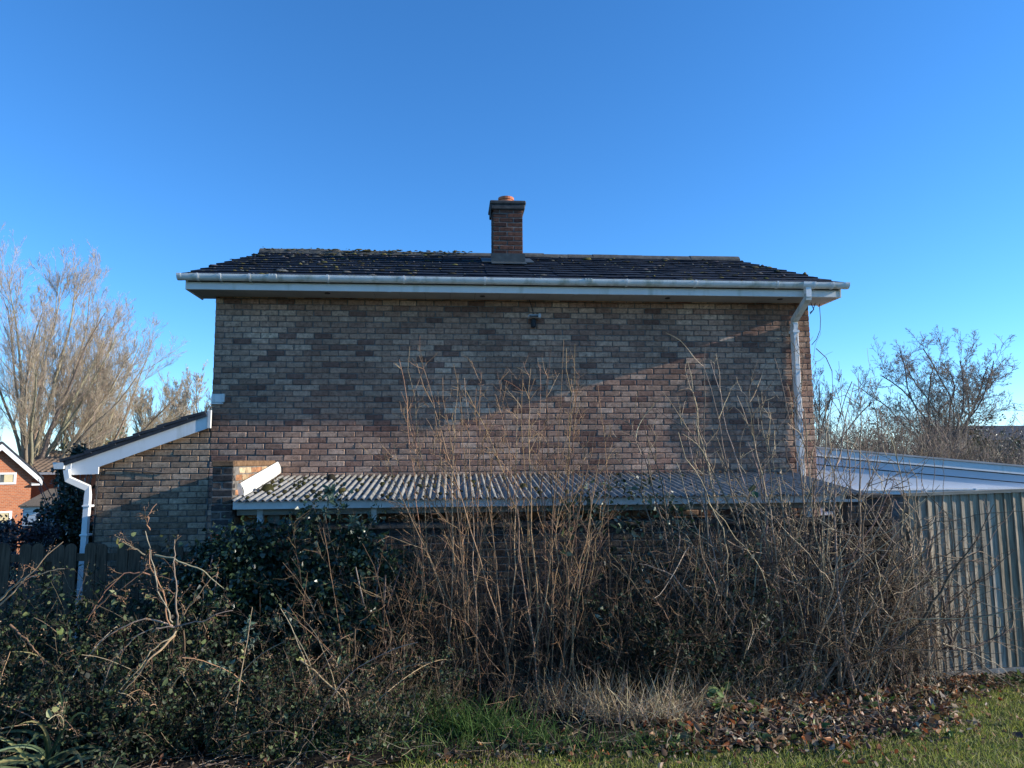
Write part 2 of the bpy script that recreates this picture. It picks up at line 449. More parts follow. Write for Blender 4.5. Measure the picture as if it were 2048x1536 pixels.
# ================================================================== MAIN HOUSE
HW = 7.95; EAVE = 3.83
house = thing('brick_house', 'two storey brown brick house with dark mossy tiled roof and white eaves', 'house')
RY, RZ = 3.05, 5.315; EY, EZ = -.47, 3.985
SL = math.hypot(RY-EY, RZ-EZ); PIT = math.atan2(RZ-EZ, RY-EY)
def rz(Y): return EZ+(Y-EY)*math.tan(PIT)
b = MB()
b.prismx([(.010, -.85), (6.1, -.85), (6.1, rz(0)-.12), (RY, RZ-.14), (.010, rz(0)-.12)], .004, HW-.004)
wall = b.build('wall', MT['mortar'], house)
brickwork(wall, 0, HW, -.8, EAVE+.06, 0, single=300, prefer=lambda c: (0 if 1.56 < c[2] < 3.8 else 9)+(c[0]-3.0)**2*.05+(c[2]-2.75)**2*.35)
# side faces (seen from the corners only)
for xs, sgn in ((0, 1), (HW, -1)):
    b = MB(); k = 0; z = EAVE+.06-.0375
    while z > 0:
        a = .06+(.1125 if k % 2 else 0)
        while a < 6.0:
            col = brick_col(a, z); x = xs+rng.uniform(-.002, .002)
            b.box(min(x, x+sgn*.05), max(x, x+sgn*.05), a+.005, a+.22, z-.0325, z+.0325, col=col)
            a += .225
        k += 1; z -= .075
    o = b.build('side_brickwork', MT['brick'], wall, col=True); o['kind'] = 'stuff'

# roof deck, both slopes
b = MB()
b.prismx([(EY+.03, EZ-.03), (RY, RZ-.03), (2*RY-EY, EZ-.03), (2*RY-EY, EZ-.07), (RY, RZ-.09), (EY+.03, EZ-.07)], -.19, 8.14)
roof = b.build('roof', MT['slate'], house)
TG = SL/11.0; TW = 8.46/27
tv = []
for i in range(4):
    b = MB(); n = 4
    V = []; F = []
    L = TG+.07; t = .024
    for k in range(n+1):
        x = (-.5+k/n)*(TW-.004)
        s = -.004*math.sin(k/n*math.pi)+random.uniform(-.004, .004)
        V += [(x, s, t+random.uniform(-.002, .002)), (x, s, 0), (x, L, t), (x, L, 0)]
    for k in range(n):
        a = 4*k; c = a+4
        F += [(a, c, c+2, a+2), (a+1, a+3, c+3, c+1), (a, a+1, c+1, c), (a+2, c+2, c+3, a+3)]
    F += [(0, 2, 3, 1), (4*n, 4*n+1, 4*n+3, 4*n+2)]
    b.add(V, F); o = b.build('tile', MT['tile']); tv.append(o.data); bpy.data.objects.remove(o)
TILES = []
for row in range(11):
    for k in range(27):
        o = bpy.data.objects.new('tile', random.choice(tv))
        s = row*TG-.01
        x = -.255+TW*(k+.5)+rng.uniform(-.003, .003)+(rng.uniform(-.02, .02) if k in (0, 26) else 0)
        lift = .004+rng.uniform(0, .006)
        o.location = (x, EY+s*math.cos(PIT)-lift*math.sin(PIT), EZ+s*math.sin(PIT)+lift)
        o.rotation_euler = (PIT-.058+rng.normal(0, .006), rng.normal(0, .004), rng.normal(0, .006))
        g = rng.uniform(.7, 1.25); o.color = (.006*g, .011*g, .021*g, 1)
        link(o, roof); TILES.append((x, row))
# rear slope covering
b = MB()
b.prismx([(RY, RZ+.03), (2*RY-EY, EZ+.03), (2*RY-EY, EZ-.02), (RY, RZ-.02)], -.25, 8.2)
b.build('rear_slope', MT['slate'], roof)
# ridge tiles
nr = 19
for k in range(nr):
    x0 = -.27+k*8.5/nr; x1 = x0+8.5/nr+.012
    sag = -.02*math.sin((k+.5)/nr*math.pi)+(.018 if 8 < k < 11 else 0)+rng.uniform(-.008, .008)
    prof = [(RY+.15*math.cos(a), RZ-.05+sag+.13*math.sin(a)) for a in np.linspace(0, math.pi, 9)]
    prof += [(RY+.13*math.cos(a), RZ-.06+sag+.11*math.sin(a)) for a in np.linspace(math.pi, 0, 9)]
    b = MB(); b.prismx(prof, x0, x1); b.build('ridge_tile', MT['ridge'], roof)
# moss: lumps on the tile tails, thick towards the left and along the ridge
def lumps(P, size, cols, flat=.5, emax=3.2):
    """low domed lumps, 2 rings"""
    M = len(P); th = np.arange(6)*2*math.pi/6; el = rng.uniform(.9, emax, M)
    rad = size[:, None]*(1+rng.uniform(-.45, .45, (M, 6)))
    ring = np.stack([rad*np.cos(th)*el[:, None], rad*np.sin(th), np.zeros((M, 6))], -1)
    top = ring*.55+np.array([0, 0, 1])*(size*flat)[:, None, None]*rng.uniform(.7, 1.2, (M, 6, 1))
    V = np.concatenate([ring, top], 1)+P[:, None]
    Q = []
    for j in range(6): Q.append([j, (j+1) % 6, 6+(j+1) % 6, 6+j])
    Q += [[6, 7, 8, 9], [6, 9, 10, 11]]
    base = (np.arange(M)*12)[:, None, None]
    return V.reshape(-1, 3), (base+np.array(Q)[None]).reshape(-1, 4), np.repeat(cols, 12, 0)
pts = []
for x, row in TILES:
    dens = (1.3 if x < 2.8 else (.4 if x < 5 else .6))*(2.0 if row > 8 and x < 3 else 1)*(1.6 if x < 1.6 and row > 6 else 1)
    if 3.4 < x < 4.6: dens *= .4
    for _ in range(rng.poisson(2.4*dens)):
        s = row*TG-.01+abs(rng.normal(0, .035)); xx = x+rng.uniform(-.16, .16)
        pts.append((xx, EY+s*math.cos(PIT), EZ+s*math.sin(PIT)+.026))
P = np.array(pts); sz = rng.gamma(2, .0045, len(P))+.005
mb_ = Big(); V, Q, K = lumps(P, sz, palette([(.06, .056, .035), (.09, .09, .085), (.035, .036, .026), (.11, .10, .04), (.10, .10, .10)], len(P)), .75)
mb_.add(V, Q, K); 
xr = rng.uniform(-.2, 3.4, 260)**1.0
Pr = np.stack([xr, RY-.12+rng.normal(0, .03, 260), RZ+.0+rng.uniform(0, .05, 260)], -1)
V, Q, K = lumps(Pr, rng.gamma(2, .0035, 260)+.004, palette([(.10, .09, .035), (.14, .12, .04), (.07, .065, .03)], 260), .7); mb_.add(V, Q, K)
o = mb_.build('moss', MT['moss'], roof, smooth=True); o['kind'] = 'stuff'

# eaves: fascia boards, soffit, box ends, barge boards
FX0, FX1 = -.225, 8.185
js = [atY(779, 575, -.42)[0], atY(1152, 583, -.42)[0]]
cuts = [FX0]+js+[FX1]
for a, c in zip(cuts[:-1], cuts[1:]):
    b = MB(); b.box(a+.001, c-.001, -.42, -.40, 3.825, 3.985, c=.004); b.build('fascia_board', MT['upvc'], house)
for j in js:
    b = MB(); b.box(j-.022, j+.022, -.4235, -.41, 3.822, 3.97, c=.001); b.build('fascia_joint', MT['upvc'], house)
nb = 26
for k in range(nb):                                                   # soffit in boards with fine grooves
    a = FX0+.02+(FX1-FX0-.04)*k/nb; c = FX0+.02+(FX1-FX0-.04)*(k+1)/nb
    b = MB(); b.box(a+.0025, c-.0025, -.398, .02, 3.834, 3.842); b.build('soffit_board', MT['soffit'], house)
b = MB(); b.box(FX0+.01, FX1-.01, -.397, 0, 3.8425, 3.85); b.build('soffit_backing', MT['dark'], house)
for xx, yy in ((655, 586), (965, 592), (1335, 596), (1560, 598)):
    d = ray(xx, yy); t = (3.834-CAM[2])/d[2]; p = CAM+d*t
    b = MB(); b.tube([(p[0], p[1], 3.8335), (p[0], p[1], 3.826)], .035, 14); b.build('soffit_vent', MT['dark'], house)
for xe, s in ((FX0, 1), (FX1, -1)):
    xa, xb = sorted((xe, xe+s*.018))
    b = MB(); b.prismx([(-.425, 3.822), (.16, 3.822), (.16, rz(.16)-.04), (-.425, rz(-.425)-.03)], xa, xb)
    b.build('box_end', MT['upvc'], house)
    b = MB(); b.prismx([(.162, rz(.162)-.20), (RY, RZ-.22), (RY, RZ-.045), (.162, rz(.162)-.045)], xa, xb)
    b.build('barge_board', MT['upvc'], house)
    b = MB(); xi = (0 if s > 0 else HW); x2, x3 = sorted((xe+s*.02, xi))
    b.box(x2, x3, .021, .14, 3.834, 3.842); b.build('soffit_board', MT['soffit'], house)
# gutter
GX0, GX1, GY, GZ = -.285, 8.235, -.485, 3.995
def u_profile(r, y, z, t=.004):
    a = np.linspace(0, math.pi, 13)
    pr = [(y-r*math.cos(q), z-r*1.12*math.sin(q)-.012) for q in a]
    pr = [(y-r, z)]+pr+[(y+r, z)]
    inn = [(y+r-t, z)]+[(y+(r-t)*math.cos(q), z-(r-t)*1.12*math.sin(q)-.012) for q in a]+[(y-r+t, z)]
    return pr+inn
b = MB(); b.prismx(u_profile(.056, GY, GZ), GX0, GX1); gut = b.build('gutter', MT['gutter'], house)
for x0, x1 in ((GX0-.012, GX0+.035), (GX1-.05, GX1+.012)):
    b = MB(); b.prismx(u_profile(.060, GY, GZ+.003), x0, x1)
    a = np.linspace(0, math.pi, 13); pr = [(GY-.058*math.cos(q), GZ-.065*math.sin(q)-.01) for q in a]
    xe = x0 if x0 < 4 else x1-.004
    b.prismx(pr+[(GY+.058, GZ), (GY-.058, GZ)], xe+.0005, xe+.0035); b.build('end_cap', MT['gutter'], gut)
def brk(xp, w=.024, r=.065):
    X = atY(xp, 560, -.5)[0]
    b = MB(); b.prismx(u_profile(r, GY, GZ+.004, .005), X-w/2, X+w/2)
    b.box(X-.010, X+.010, -.432, -.4205, GZ-.10, GZ-.02); return b.build('bracket', MT['upvc'], gut)
for xp in (396, 441, 500, 656, 808, 970, 1253, 1390, 1553, 1627, 1663): brk(xp)
for xp in (546, 1176):
    X = atY(xp, 560, -.5)[0]
    b = MB()
    for dx in (-.035, 0, .035): b.prismx(u_profile(.063, GY, GZ+.005, .007), X+dx-.009, X+dx+.009)
    b.prismx(u_profile(.0605, GY, GZ+.002, .005), X-.05, X+.05); b.build('gutter_union', MT['gutter'], gut)
# downpipe on the right
DX = 7.69
b = MB(); b.prismx(u_profile(.0615, GY, GZ+.004, .006), DX-.075, DX+.075)
b.tube([(DX, GY, GZ-.06), (DX, GY, GZ-.19)], .036, square=True); dp = b.build('downpipe', MT['upvc'], house)
b = MB(); b.tube([(DX, GY, GZ-.12), (DX, GY, GZ-.205), (DX, -.085, GZ-.42), (DX, -.085, GZ-.52)], .034, square=True); b.build('offset_bend', MT['gutter'], dp)
b = MB(); b.box(DX-.033, DX+.034, -.121, -.014, -.7, GZ-.455, c=.006); b.build('pipe', MT['upvc'], dp)
for z in (3.42, 2.35, 1.2):
    b = MB(); b.box(DX-.045, DX+.047, -.125, -.001, z-.018, z+.018, c=.003); b.build('pipe_clip', MT['upvc'], dp)
# chimney
CX0, CX1, CY = 3.675, 4.155, 1.6
b = MB(); b.box(CX0+.006, CX1-.006, CY+.006, CY+.474, 4.4, 5.74); ch = b.build('chimney', MT['mortar'], house)
CHP = [(.10, .055, .045), (.13, .066, .05), (.07, .042, .04), (.15, .075, .055)]
z = 4.78; k = 0
bmj = MB()
while z < 5.70:
    cutsx = [0, .107, .332, .48] if k % 2 else [0, .2275, .48]
    for a, c in zip(cutsx[:-1], cutsx[1:]):
        m = MB(); l = CX0+a+.006; r = CX0+c-.006
        m.box(-(r-l)/2, (r-l)/2, 0, .06, -.0325, .0325, c=.007, jit=.002)
        o = m.build('brick', MT['brick_o'], ch); o.location = ((l+r)/2, CY+rng.uniform(-.003, .003), z+.0375)
        o.color = (*(np.array(CHP[rng.integers(4)])*rng.uniform(.85, 1.2)), 1)
    for sx in (CX0, CX1-.05):                            # side faces
        cy = [.065, .29, .475] if k % 2 else [.065, .18, .40, .475]
        for a, c in zip(cy[:-1], cy[1:]):
            bmj.box(sx, sx+.05, CY+a+.005, CY+c-.005, z+.005, z+.07, col=np.array(CHP[rng.integers(4)])*rng.uniform(.85, 1.2), c=.006, jit=.0015)
    z += .075; k += 1
bmj.build('side_brickwork', MT['brick'], ch, col=True)['kind'] = 'stuff'
b = MB(); b.box(CX0-.03, CX1+.03, CY-.03, CY+.51, 5.66, 5.74, c=.012, jit=.003); b.box(CX0-.045, CX1+.045, CY-.045, CY+.525, 5.742, 5.80, c=.014, jit=.003)
b.prismz([(CX0-.046, CY-.02), (CX0-.03, CY-.032), (CX0-.028, CY+.10), (CX0-.046, CY+.10)], 5.52, 5.741)
b.build('chimney_cap', MT['cap'], ch)
b = MB(); pc = ((CX0+CX1)/2-.01, CY+.24)
b.tube([(pc[0], pc[1], 5.78), (pc[0], pc[1], 5.90)], [.125, .115], 20); b.tube([(pc[0], pc[1], 5.895), (pc[0], pc[1], 5.935)], .128, 20)
b.build('chimney_pot', MT['pot'], ch, smooth=False)
b = MB()
b.prismx([(CY-.012, rz(CY)+.18), (CY-.004, rz(CY)+.18), (CY-.004, rz(CY)+.01), (CY-.30, rz(CY-.30)+.04), (CY-.302, rz(CY-.30)+.05), (CY-.014, rz(CY)+.045)], CX0-.03, CX1+.03)
b.prismx([(CY-.05, rz(CY-.05)+.04), (CY+.6, rz(CY+.6)+.04), (CY+.6, rz(CY+.6)+.055), (CY-.05, rz(CY-.05)+.055)], CX1+.0, CX1+.17)
b.prismx([(CY-.05, rz(CY-.05)+.04), (CY+.6, rz(CY+.6)+.04), (CY+.6, rz(CY+.6)+.055), (CY-.05, rz(CY-.05)+.055)], CX0-.17, CX0)
b.build('lead_flashing', MT['lead'], ch)

# wall lamp with cable
p = atY(1068, 637, -.09); lx, lz = p[0], p[2]
lamp = thing('security_lamp', 'small silver and black security lamp on the brick wall below the soffit', 'lamp', (lx, 0, lz))
b = MB(); b.box(-.075, .085, -.13, -.01, .01, .05, c=.008); b.box(.055, .088, -.14, -.02, .0, .06, c=.006); b.build('lamp_head', MT['metal'], lamp)
b = MB(); b.box(-.065, .05, -.135, -.128, .014, .034); b.build('lens', MT['dark'], lamp)
b = MB(); b.box(-.035, .03, -.07, 0, -.11, .008, c=.01); b.tube([(-.02, -.06, -.02), (-.03, -.08, -.1), (0, -.06, -.115)], .008, 6); b.build('sensor', MT['dark'], lamp)
b = MB(); b.tube([(.0, -.012, .05), (-.005, -.016, .12), (-.03, -.012, .2), (-.05, -.012, 3.836-lz)], .006, 6); b.build('cable', MT['cable'], lamp)
# loose cable and small corner bracket
pts = [(8.08, -.05, 3.82), (8.085, -.05, 3.6), (8.07, -.05, 3.45), (8.02, -.04, 3.33), (7.955, -.02, 3.25)]
b = MB(); b.tube(pts, .005, 6); tag(b.build('loose_cable', MT['cable'], smooth=True), 'thin grey cable looping from the eaves to the right corner of the brick house', 'cable')
b = MB(); b.tube([(7.97, -.03, 3.83), (8.0, -.04, 3.74), (7.955, -.02, 3.68)], .006, 6); b.tube([(8.03, -.03, 3.83), (7.99, -.04, 3.73), (7.955, -.015, 3.70)], .006, 6)
tag(b.build('loose_cable', MT['cable'], smooth=True), 'short tangled dark wires tucked under the soffit beside the downpipe', 'cable')
p = atY(424, 805, -.01); q = atY(449, 788, -.01)
b = MB(); b.box(p[0]-.005, q[0], -.03, .02, p[2], q[2], c=.008); b.box(q[0]-.03, q[0]+.006, -.035, .0, p[2]+.004, q[2]+.002, c=.004); b.box(p[0]-.004, q[0]-.012, -.04, .02, p[2]-.022, p[2]-.004, c=.004)
tag(b.build('corner_cap', MT['gutter']), 'grey plastic cap fixed to the left corner of the brick wall', 'cap')

# ================================================================== SIDE EXTENSION (left)
ext = thing('side_extension', 'low brick side extension with dark sloping slate roof and white barge board', 'building', (-1.33, 0, 0))
ext_o = Vector((-1.33, 0, 0))
def pe(x, y, Y=-.12):
    v = atY(x, y, Y); return (float(v[0]), float(v[2]))
EX0 = pe(188, 1000, 0)[0]
sA = pe(197, 934); sB = pe(417, 856)                                  # lower edge of the barge board
def slope_z(x): return sA[1]+(x-sA[0])*(sB[1]-sA[1])/(sB[0]-sA[0])
class Off:                                                            # build at world coords under an offset parent
    pass
def fixp(o, par):
    o.matrix_parent_inverse = Matrix.Translation(-Vector(par.location)); return o
b = MB(); b.prism([(EX0+.004, -.85), (-.001, -.85), (-.001, slope_z(0)+.03), (EX0+.004, slope_z(EX0)+.03)], .010, 5)
ew = fixp(b.build('wall', MT['mortar'], ext), ext)
EXTB = [(.47, .345, .245), (.38, .272, .19), (.31, .215, .148), (.25, .168, .118), (.43, .31, .215)]
def brk_ext(single):
    class P: pass
brickwork(ew, EX0, -.002, -.7, EAVE+.06-.075*17, 0, inside=lambda x, z: z < slope_z(x)+.09, single=150, pal=EXTB, w=[.24, .26, .2, .12, .18],
          prefer=lambda c: (0 if c[2] > .85 else 9)+abs(c[2]-1.5))
br_tl = pe(138, 924); br_tr = pe(410, 828); br_r0 = pe(421, 822); br_r1 = pe(419, 855)
box_l = pe(138, 950); box_r = pe(196, 948)
b = MB(); b.prism([box_l, box_r, sA, br_r1, (br_r0[0], br_r0[1]+.0), (br_tr[0], br_tr[1]+.01), br_tl], -.12, -.10)
fixp(b.build('barge_board', MT['upvc'], ext), ext)
bx = pe(130, 950)
b = MB(); b.box(bx[0], br_tl[0]+.03, -.125, -.105+.0, box_l[1], pe(130, 908)[1]-.05, c=.003); fixp(b.build('corner_trim', MT['upvc'], ext), ext)
b = MB(); b.box(bx[0]-.005, EX0, -.098, 5, box_l[1]+.005, box_l[1]+.016); fixp(b.build('soffit', MT['soffit'], ext), ext)
b = MB(); b.box(bx[0]-.018, bx[0]-.002, -.10, 5, box_l[1], pe(130, 924)[1]); fixp(b.build('eaves_fascia', MT['upvc'], ext), ext)
b = MB(); p0 = pe(417, 860); b.box(br_r0[0]-.03, br_r0[0]+.012, -.135, -.098, br_r1[1]-.01, br_r0[1]+.012, c=.004); fixp(b.build('end_trim', MT['white'], ext), ext)
# slates: stepped courses running back from the verge
t0 = np.array(pe(119, 922, -.16)); t1 = np.array(pe(409, 821, -.16)); sl_ = (t1-t0); sln = np.linalg.norm(sl_); su = sl_/sln; snn = np.array([-su[1], su[0]])
b = MB(); q0 = t0+su*.03-snn*.026; q1 = t1-snn*.026
b.prism([tuple(q0), tuple(q1), tuple(q1-snn*.045), tuple(q0-snn*.045)], -.15, 5); fixp(b.build('roof_deck', MT['slate'], ext), ext)
for k in range(6):
    for j in range(5):
        a = t0+su*(sln*k/6.0)+snn*.020; c = t0+su*min(sln, sln*(k+1.25)/6.0)-snn*.006
        y0 = -.17+j*1.0+rng.uniform(-.008, .008)
        b = MB(); b.prism([tuple(a), tuple(c), tuple(c-snn*.030), tuple(a-snn*.034)], y0, y0+.99); fixp(b.build('slate', MT['slate'], ext), ext)
# gutter and downpipe of the extension
g0 = pe(106, 925, -.14); g1 = pe(129, 938, -.14)
b = MB(); b.prism([(g0[0], g0[1]), (g0[0]+.02, g1[1]), (g1[0]-.01, g1[1]), (g1[0]+.0, g0[1])], -.15, 5); fixp(b.build('gutter', MT['upvc'], ext), ext)
def p3(x, y, Y): return tuple(atY(x, y, Y))
b = MB(); b.tube([p3(134, 940, -.16), p3(136, 958, -.16), p3(176, 976, -.09), p3(176, 990, -.09), p3(167, 1105, -.09), p3(157, 1232, -.09), p3(150, 1330, -.09)], .031, square=True)
fixp(b.build('downpipe', MT['upvc'], ext), ext)
for yy, xx in ((1012, 174), (1070, 169), (1180, 161)):
    c = atY(xx, yy, -.09); b = MB(); b.box(c[0]-.042, c[0]+.05, -.13, -.001, c[2]-.012, c[2]+.012, c=.003); fixp(b.build('pipe_clip', MT['upvc'], ext), ext)
b = MB(); b.tube([p3(330, 946, -.012), p3(260, 941, -.012), p3(215, 940, -.012), p3(201, 945, -.014), p3(196, 960, -.014), p3(190, 1030, -.012), p3(186, 1090, -.012)], .007, 6)
tag(b.build('wall_cable', MT['cable'], smooth=True), 'thin black cable clipped along and down the extension brick wall', 'cable')

# ================================================================== WING WALL, GARDEN WALL
pier = thing('wing_wall', 'brick wing wall with sunlit side standing out from the house beside the corrugated roof', 'wall', (.7, -.85, -.7))
b = MB(); b.box(.596, .800, -1.694, -.002, -.8, 1.66); pw = fixp(b.build('core', MT['mortar'], pier), pier)
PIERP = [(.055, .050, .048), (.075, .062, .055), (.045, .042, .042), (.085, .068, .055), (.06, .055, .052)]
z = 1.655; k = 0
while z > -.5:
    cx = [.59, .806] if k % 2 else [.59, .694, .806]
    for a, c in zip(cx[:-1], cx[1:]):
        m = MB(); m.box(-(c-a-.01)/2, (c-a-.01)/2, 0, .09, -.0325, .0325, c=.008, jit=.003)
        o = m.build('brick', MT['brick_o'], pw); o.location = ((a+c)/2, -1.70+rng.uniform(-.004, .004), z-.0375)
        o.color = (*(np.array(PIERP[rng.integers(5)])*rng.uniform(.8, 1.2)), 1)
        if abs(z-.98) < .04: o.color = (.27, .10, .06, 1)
    z -= .075; k += 1
def side_bricks():
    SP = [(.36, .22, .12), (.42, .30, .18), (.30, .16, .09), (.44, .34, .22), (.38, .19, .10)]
    out = MB(); z = 1.655; k = 0; n = 0
    while z > -.4:
        a = -1.60+(.0 if k % 2 else .11)
        while a < -.05:
            c = min(a+.215, -.02)
            col = np.array(SP[rng.integers(5)])*rng.uniform(.75, 1.15)
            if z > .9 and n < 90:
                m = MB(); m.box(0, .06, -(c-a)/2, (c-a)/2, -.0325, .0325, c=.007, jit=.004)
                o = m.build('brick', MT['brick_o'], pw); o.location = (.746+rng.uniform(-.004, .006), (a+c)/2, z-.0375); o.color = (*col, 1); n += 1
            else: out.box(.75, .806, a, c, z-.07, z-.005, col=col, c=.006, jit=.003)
            a += .225
        z -= .075; k += 1
    out.build('brickwork', MT['brick'], pw, col=True)['kind'] = 'stuff'
side_bricks()
b = MB(); b.box(.585, .812, -1.71, -.002, 1.66, 1.725, c=.01, jit=.003)
cp = fixp(b.build('coping', MT['brick_o'], pier), pier); cp.color = (.17, .105, .062, 1)

gw = thing('garden_wall', 'dark shaded brick garden wall with flat coping behind the bare thicket', 'wall', (4, -1.6, -.7))
b = MB(); b.box(.81, 7.86, -1.674, -1.47, -.8, 1.0); gwc = fixp(b.build('core', MT['mortar'], gw), gw)
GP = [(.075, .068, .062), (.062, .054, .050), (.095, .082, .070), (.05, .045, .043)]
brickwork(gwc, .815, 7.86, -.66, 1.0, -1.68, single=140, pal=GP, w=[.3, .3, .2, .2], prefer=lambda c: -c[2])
x = .82
while x < 7.3:
    w = rng.uniform(.42, .46); b = MB(); b.box(x, min(x+w-.008, 7.33), -1.71, -1.44, 1.003, 1.058, c=.008, jit=.002)
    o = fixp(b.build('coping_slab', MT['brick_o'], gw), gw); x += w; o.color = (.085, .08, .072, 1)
b = MB(); b.box(7.345, 7.855, -1.73, -1.46, 1.002, 1.26); rc = fixp(b.build('raised_core', MT['mortar'], gw), gw)
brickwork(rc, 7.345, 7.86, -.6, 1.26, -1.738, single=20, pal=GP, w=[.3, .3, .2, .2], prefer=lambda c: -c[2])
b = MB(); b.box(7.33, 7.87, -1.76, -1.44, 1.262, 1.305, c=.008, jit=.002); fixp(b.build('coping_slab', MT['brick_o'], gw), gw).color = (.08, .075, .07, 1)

# ================================================================== LEAN-TO SHELTER with corrugated roof
lt = thing('lean_to_shelter', 'lean-to shelter with grey corrugated roof and white fascia against the brick house', 'shelter', (4, -.9, -.7))
X0, X1 = .825, 7.50; nsh = 10; SW = (X1-X0)/nsh
for k in range(nsh):
    xs = np.linspace(X0+k*SW, X0+(k+1)*SW+.05, 76); ys = np.linspace(-1.79, -.006, 7)
    V = []; F = []
    tz = rng.uniform(-.004, .004)
    for t in (0, 1):
        for x in xs:
            for y in ys:
                z = 1.315+(y+1.79)*(1.530-1.315)/1.78+.013*math.cos((x-X0)*2*math.pi/.0762)+.0025*(k % 2)+tz*(x-xs[0])
                V.append((x, y, z-.006*t))
    n = 76*7
    for i in range(75):
        for j in range(6):
            a = i*7+j
            F.append((a, a+7, a+8, a+1)); F.append((n+a, n+a+1, n+a+8, n+a+7))
    for i in range(75): a = i*7; F.append((a, n+a, n+a+7, a+7)); a += 6; F.append((a, a+7, n+a+7, n+a))
    for j in range(6): F.append((j, j+1, n+j+1, n+j)); a = 75*7+j; F.append((a, n+a, n+a+1, a+1))
    b = MB(); b.add(V, F); fixp(b.build('corrugated_sheet', MT['corr'], lt, smooth=True), lt)
def roofz(y): return 1.315+(y+1.79)*(1.530-1.315)/1.78
M_ = 120
mx = X0+.02+(X1-X0-.05)*rng.beta(1.0, 3.2, M_); mx = X0+np.round((mx-X0)/.0762)*.0762+.0381+rng.normal(0, .008, M_); my = rng.uniform(-1.75, -.2, M_)
Pm = np.stack([mx, my, roofz(my)-.004], -1)
bg_ = Big(); V, Q, K = lumps(Pm, rng.gamma(3, .006, M_)+.010, palette([(.035, .035, .016), (.055, .05, .02), (.03, .028, .018)], M_), .9, 1.1); bg_.add(V, Q, K)
fixp(tag(bg_.build('moss', MT['moss'], lt, smooth=True), kind='stuff'), lt)
n_ = 420; dx = rng.uniform(X0+.05, X1-.05, n_); dy = -.05-np.abs(rng.normal(0, .6, n_)); dy = np.clip(dy, -1.7, -.03)
bg_ = Big(); leaves(bg_, np.stack([dx, dy, roofz(dy)+.006], -1), rng.uniform(.015, .05, n_), palette([(.16, .10, .06), (.10, .07, .045), (.22, .15, .09), (.05, .045, .03)], n_), LEAF, up=(0, 0, 1), spread=.4, curl=3)
fixp(tag(bg_.build('leaf_debris', MT['leaf'], lt), kind='stuff'), lt)
for a, c in ((.822, 3.3), (3.304, 5.5), (5.504, 7.52)):
    b = MB(); b.box(a, c, -1.745, -1.722, 1.225, 1.306, c=.004); fixp(b.build('fascia_board', MT['white'], lt), lt)
for xp in (521, 748, 1617):
    X = atY(xp, 1035, -1.6)[0]
    b = MB(); b.box(X-.03, X+.03, -1.63, -1.57, 1.06, 1.30, c=.004); fixp(b.build('post', MT['white'], lt), lt)
b = MB(); b.box(.83, 7.48, -1.62, -1.58, 1.16, 1.285); fixp(b.build('front_beam', MT['railwood'], lt), lt)
b = MB(); b.box(.83, 7.48, -.05, -.004, 1.42, 1.50); fixp(b.build('wall_plate', MT['railwood'], lt), lt)
X = atY(540, 1040, -1.5)[0]
b = MB(); b.box(X-.02, X+.10, -1.5, -1.3, 1.0, 1.24, c=.01); tag(b.build('timber_offcut', MT['railwood']), 'brown timber block standing on the garden wall under the white fascia', 'timber')
# pale plastic flashing leaning along the wing wall
a = atX(487, 990, .86); c = atX(561, 943, .88)
A = Vector(a); Bv = Vector(c); U = (Bv-A).normalized(); Nn = Vector((1, 0, .25)).normalized(); Wv = U.cross(Nn).normalized()
if Wv.z < 0: Wv = -Wv
hh = .15
V = []
for p in (A, Bv):
    for k in range(6):
        t = k/5; V.append(p+Wv*(t*hh-.02)+Nn*(.016*math.sin(t*math.pi)))
    for k in range(5, -1, -1):
        t = k/5; V.append(p+Wv*(t*hh-.02)+Nn*(.016*math.sin(t*math.pi)-.004))
F = [(i, (i+1) % 12, 12+(i+1) % 12, 12+i) for i in range(12)]+[tuple(range(11, -1, -1)), tuple(range(12, 24))]
b = MB(); b.add(V, F)
b.add([A+Wv*.0-Nn*.05, A+Wv*.13-Nn*.05, A+Wv*.13+Nn*.004, A+Wv*0+Nn*.004, A+Wv*0-Nn*.05-U*.004, A+Wv*.13-Nn*.05-U*.004, A+Wv*.13+Nn*.004-U*.004, A+Nn*.004-U*.004],
      [(0, 1, 2, 3), (4, 7, 6, 5), (0, 4, 5, 1), (1, 5, 6, 2), (2, 6, 7, 3), (3, 7, 4, 0)])
tag(b.build('flashing_strip', MT['white'], smooth=False), 'cream curved flashing strip propped along the sunlit wing wall above the corrugated roof', 'flashing')

# ================================================================== RIGHT BOARD FENCE
fence = thing('board_fence', 'tall weathered grey vertical board fence with capping rail and concrete gravel board', 'fence', (9, -2, -.6))
FYf = -2.0
fa, fb = atY(1836, 1345, FYf), atY(2048, 1330, FYf); ft0, ft1 = atY(1812, 990, FYf), atY(2048, 981, FYf)
def fbot(x): return fa[2]+(x-fa[0])*(fb[2]-fa[2])/(fb[0]-fa[0])
def ftop(x): return ft0[2]+(x-ft0[0])*(ft1[2]-ft0[2])/(ft1[0]-ft0[0])
x = 7.865; FEND = 14.0; k = 0
while x < FEND:
    w = rng.uniform(.088, .107); zb = fbot(x)+rng.uniform(-.006, .006); zt = ftop(x)-.012-rng.uniform(0, .004)
    # feather-edge: thick (outer) edge on the left, thin edge tucked under the next board
    sec = [(x, FYf-.030+rng.uniform(-.008, .005)), (x+w+.02, FYf-.0105), (x+w+.02, FYf-.0065), (x, FYf-.0085)]
    b = MB(); b.prismz(sec, zb, zt); o = fixp(b.build('board', MT['wood'], fence), fence)
    g = rng.uniform(.68, 1.22); h = rng.uniform(-.02, .02)
    o.color = (.39*g+h, .335*g, .255*g-h, 1)
    x += w; k += 1
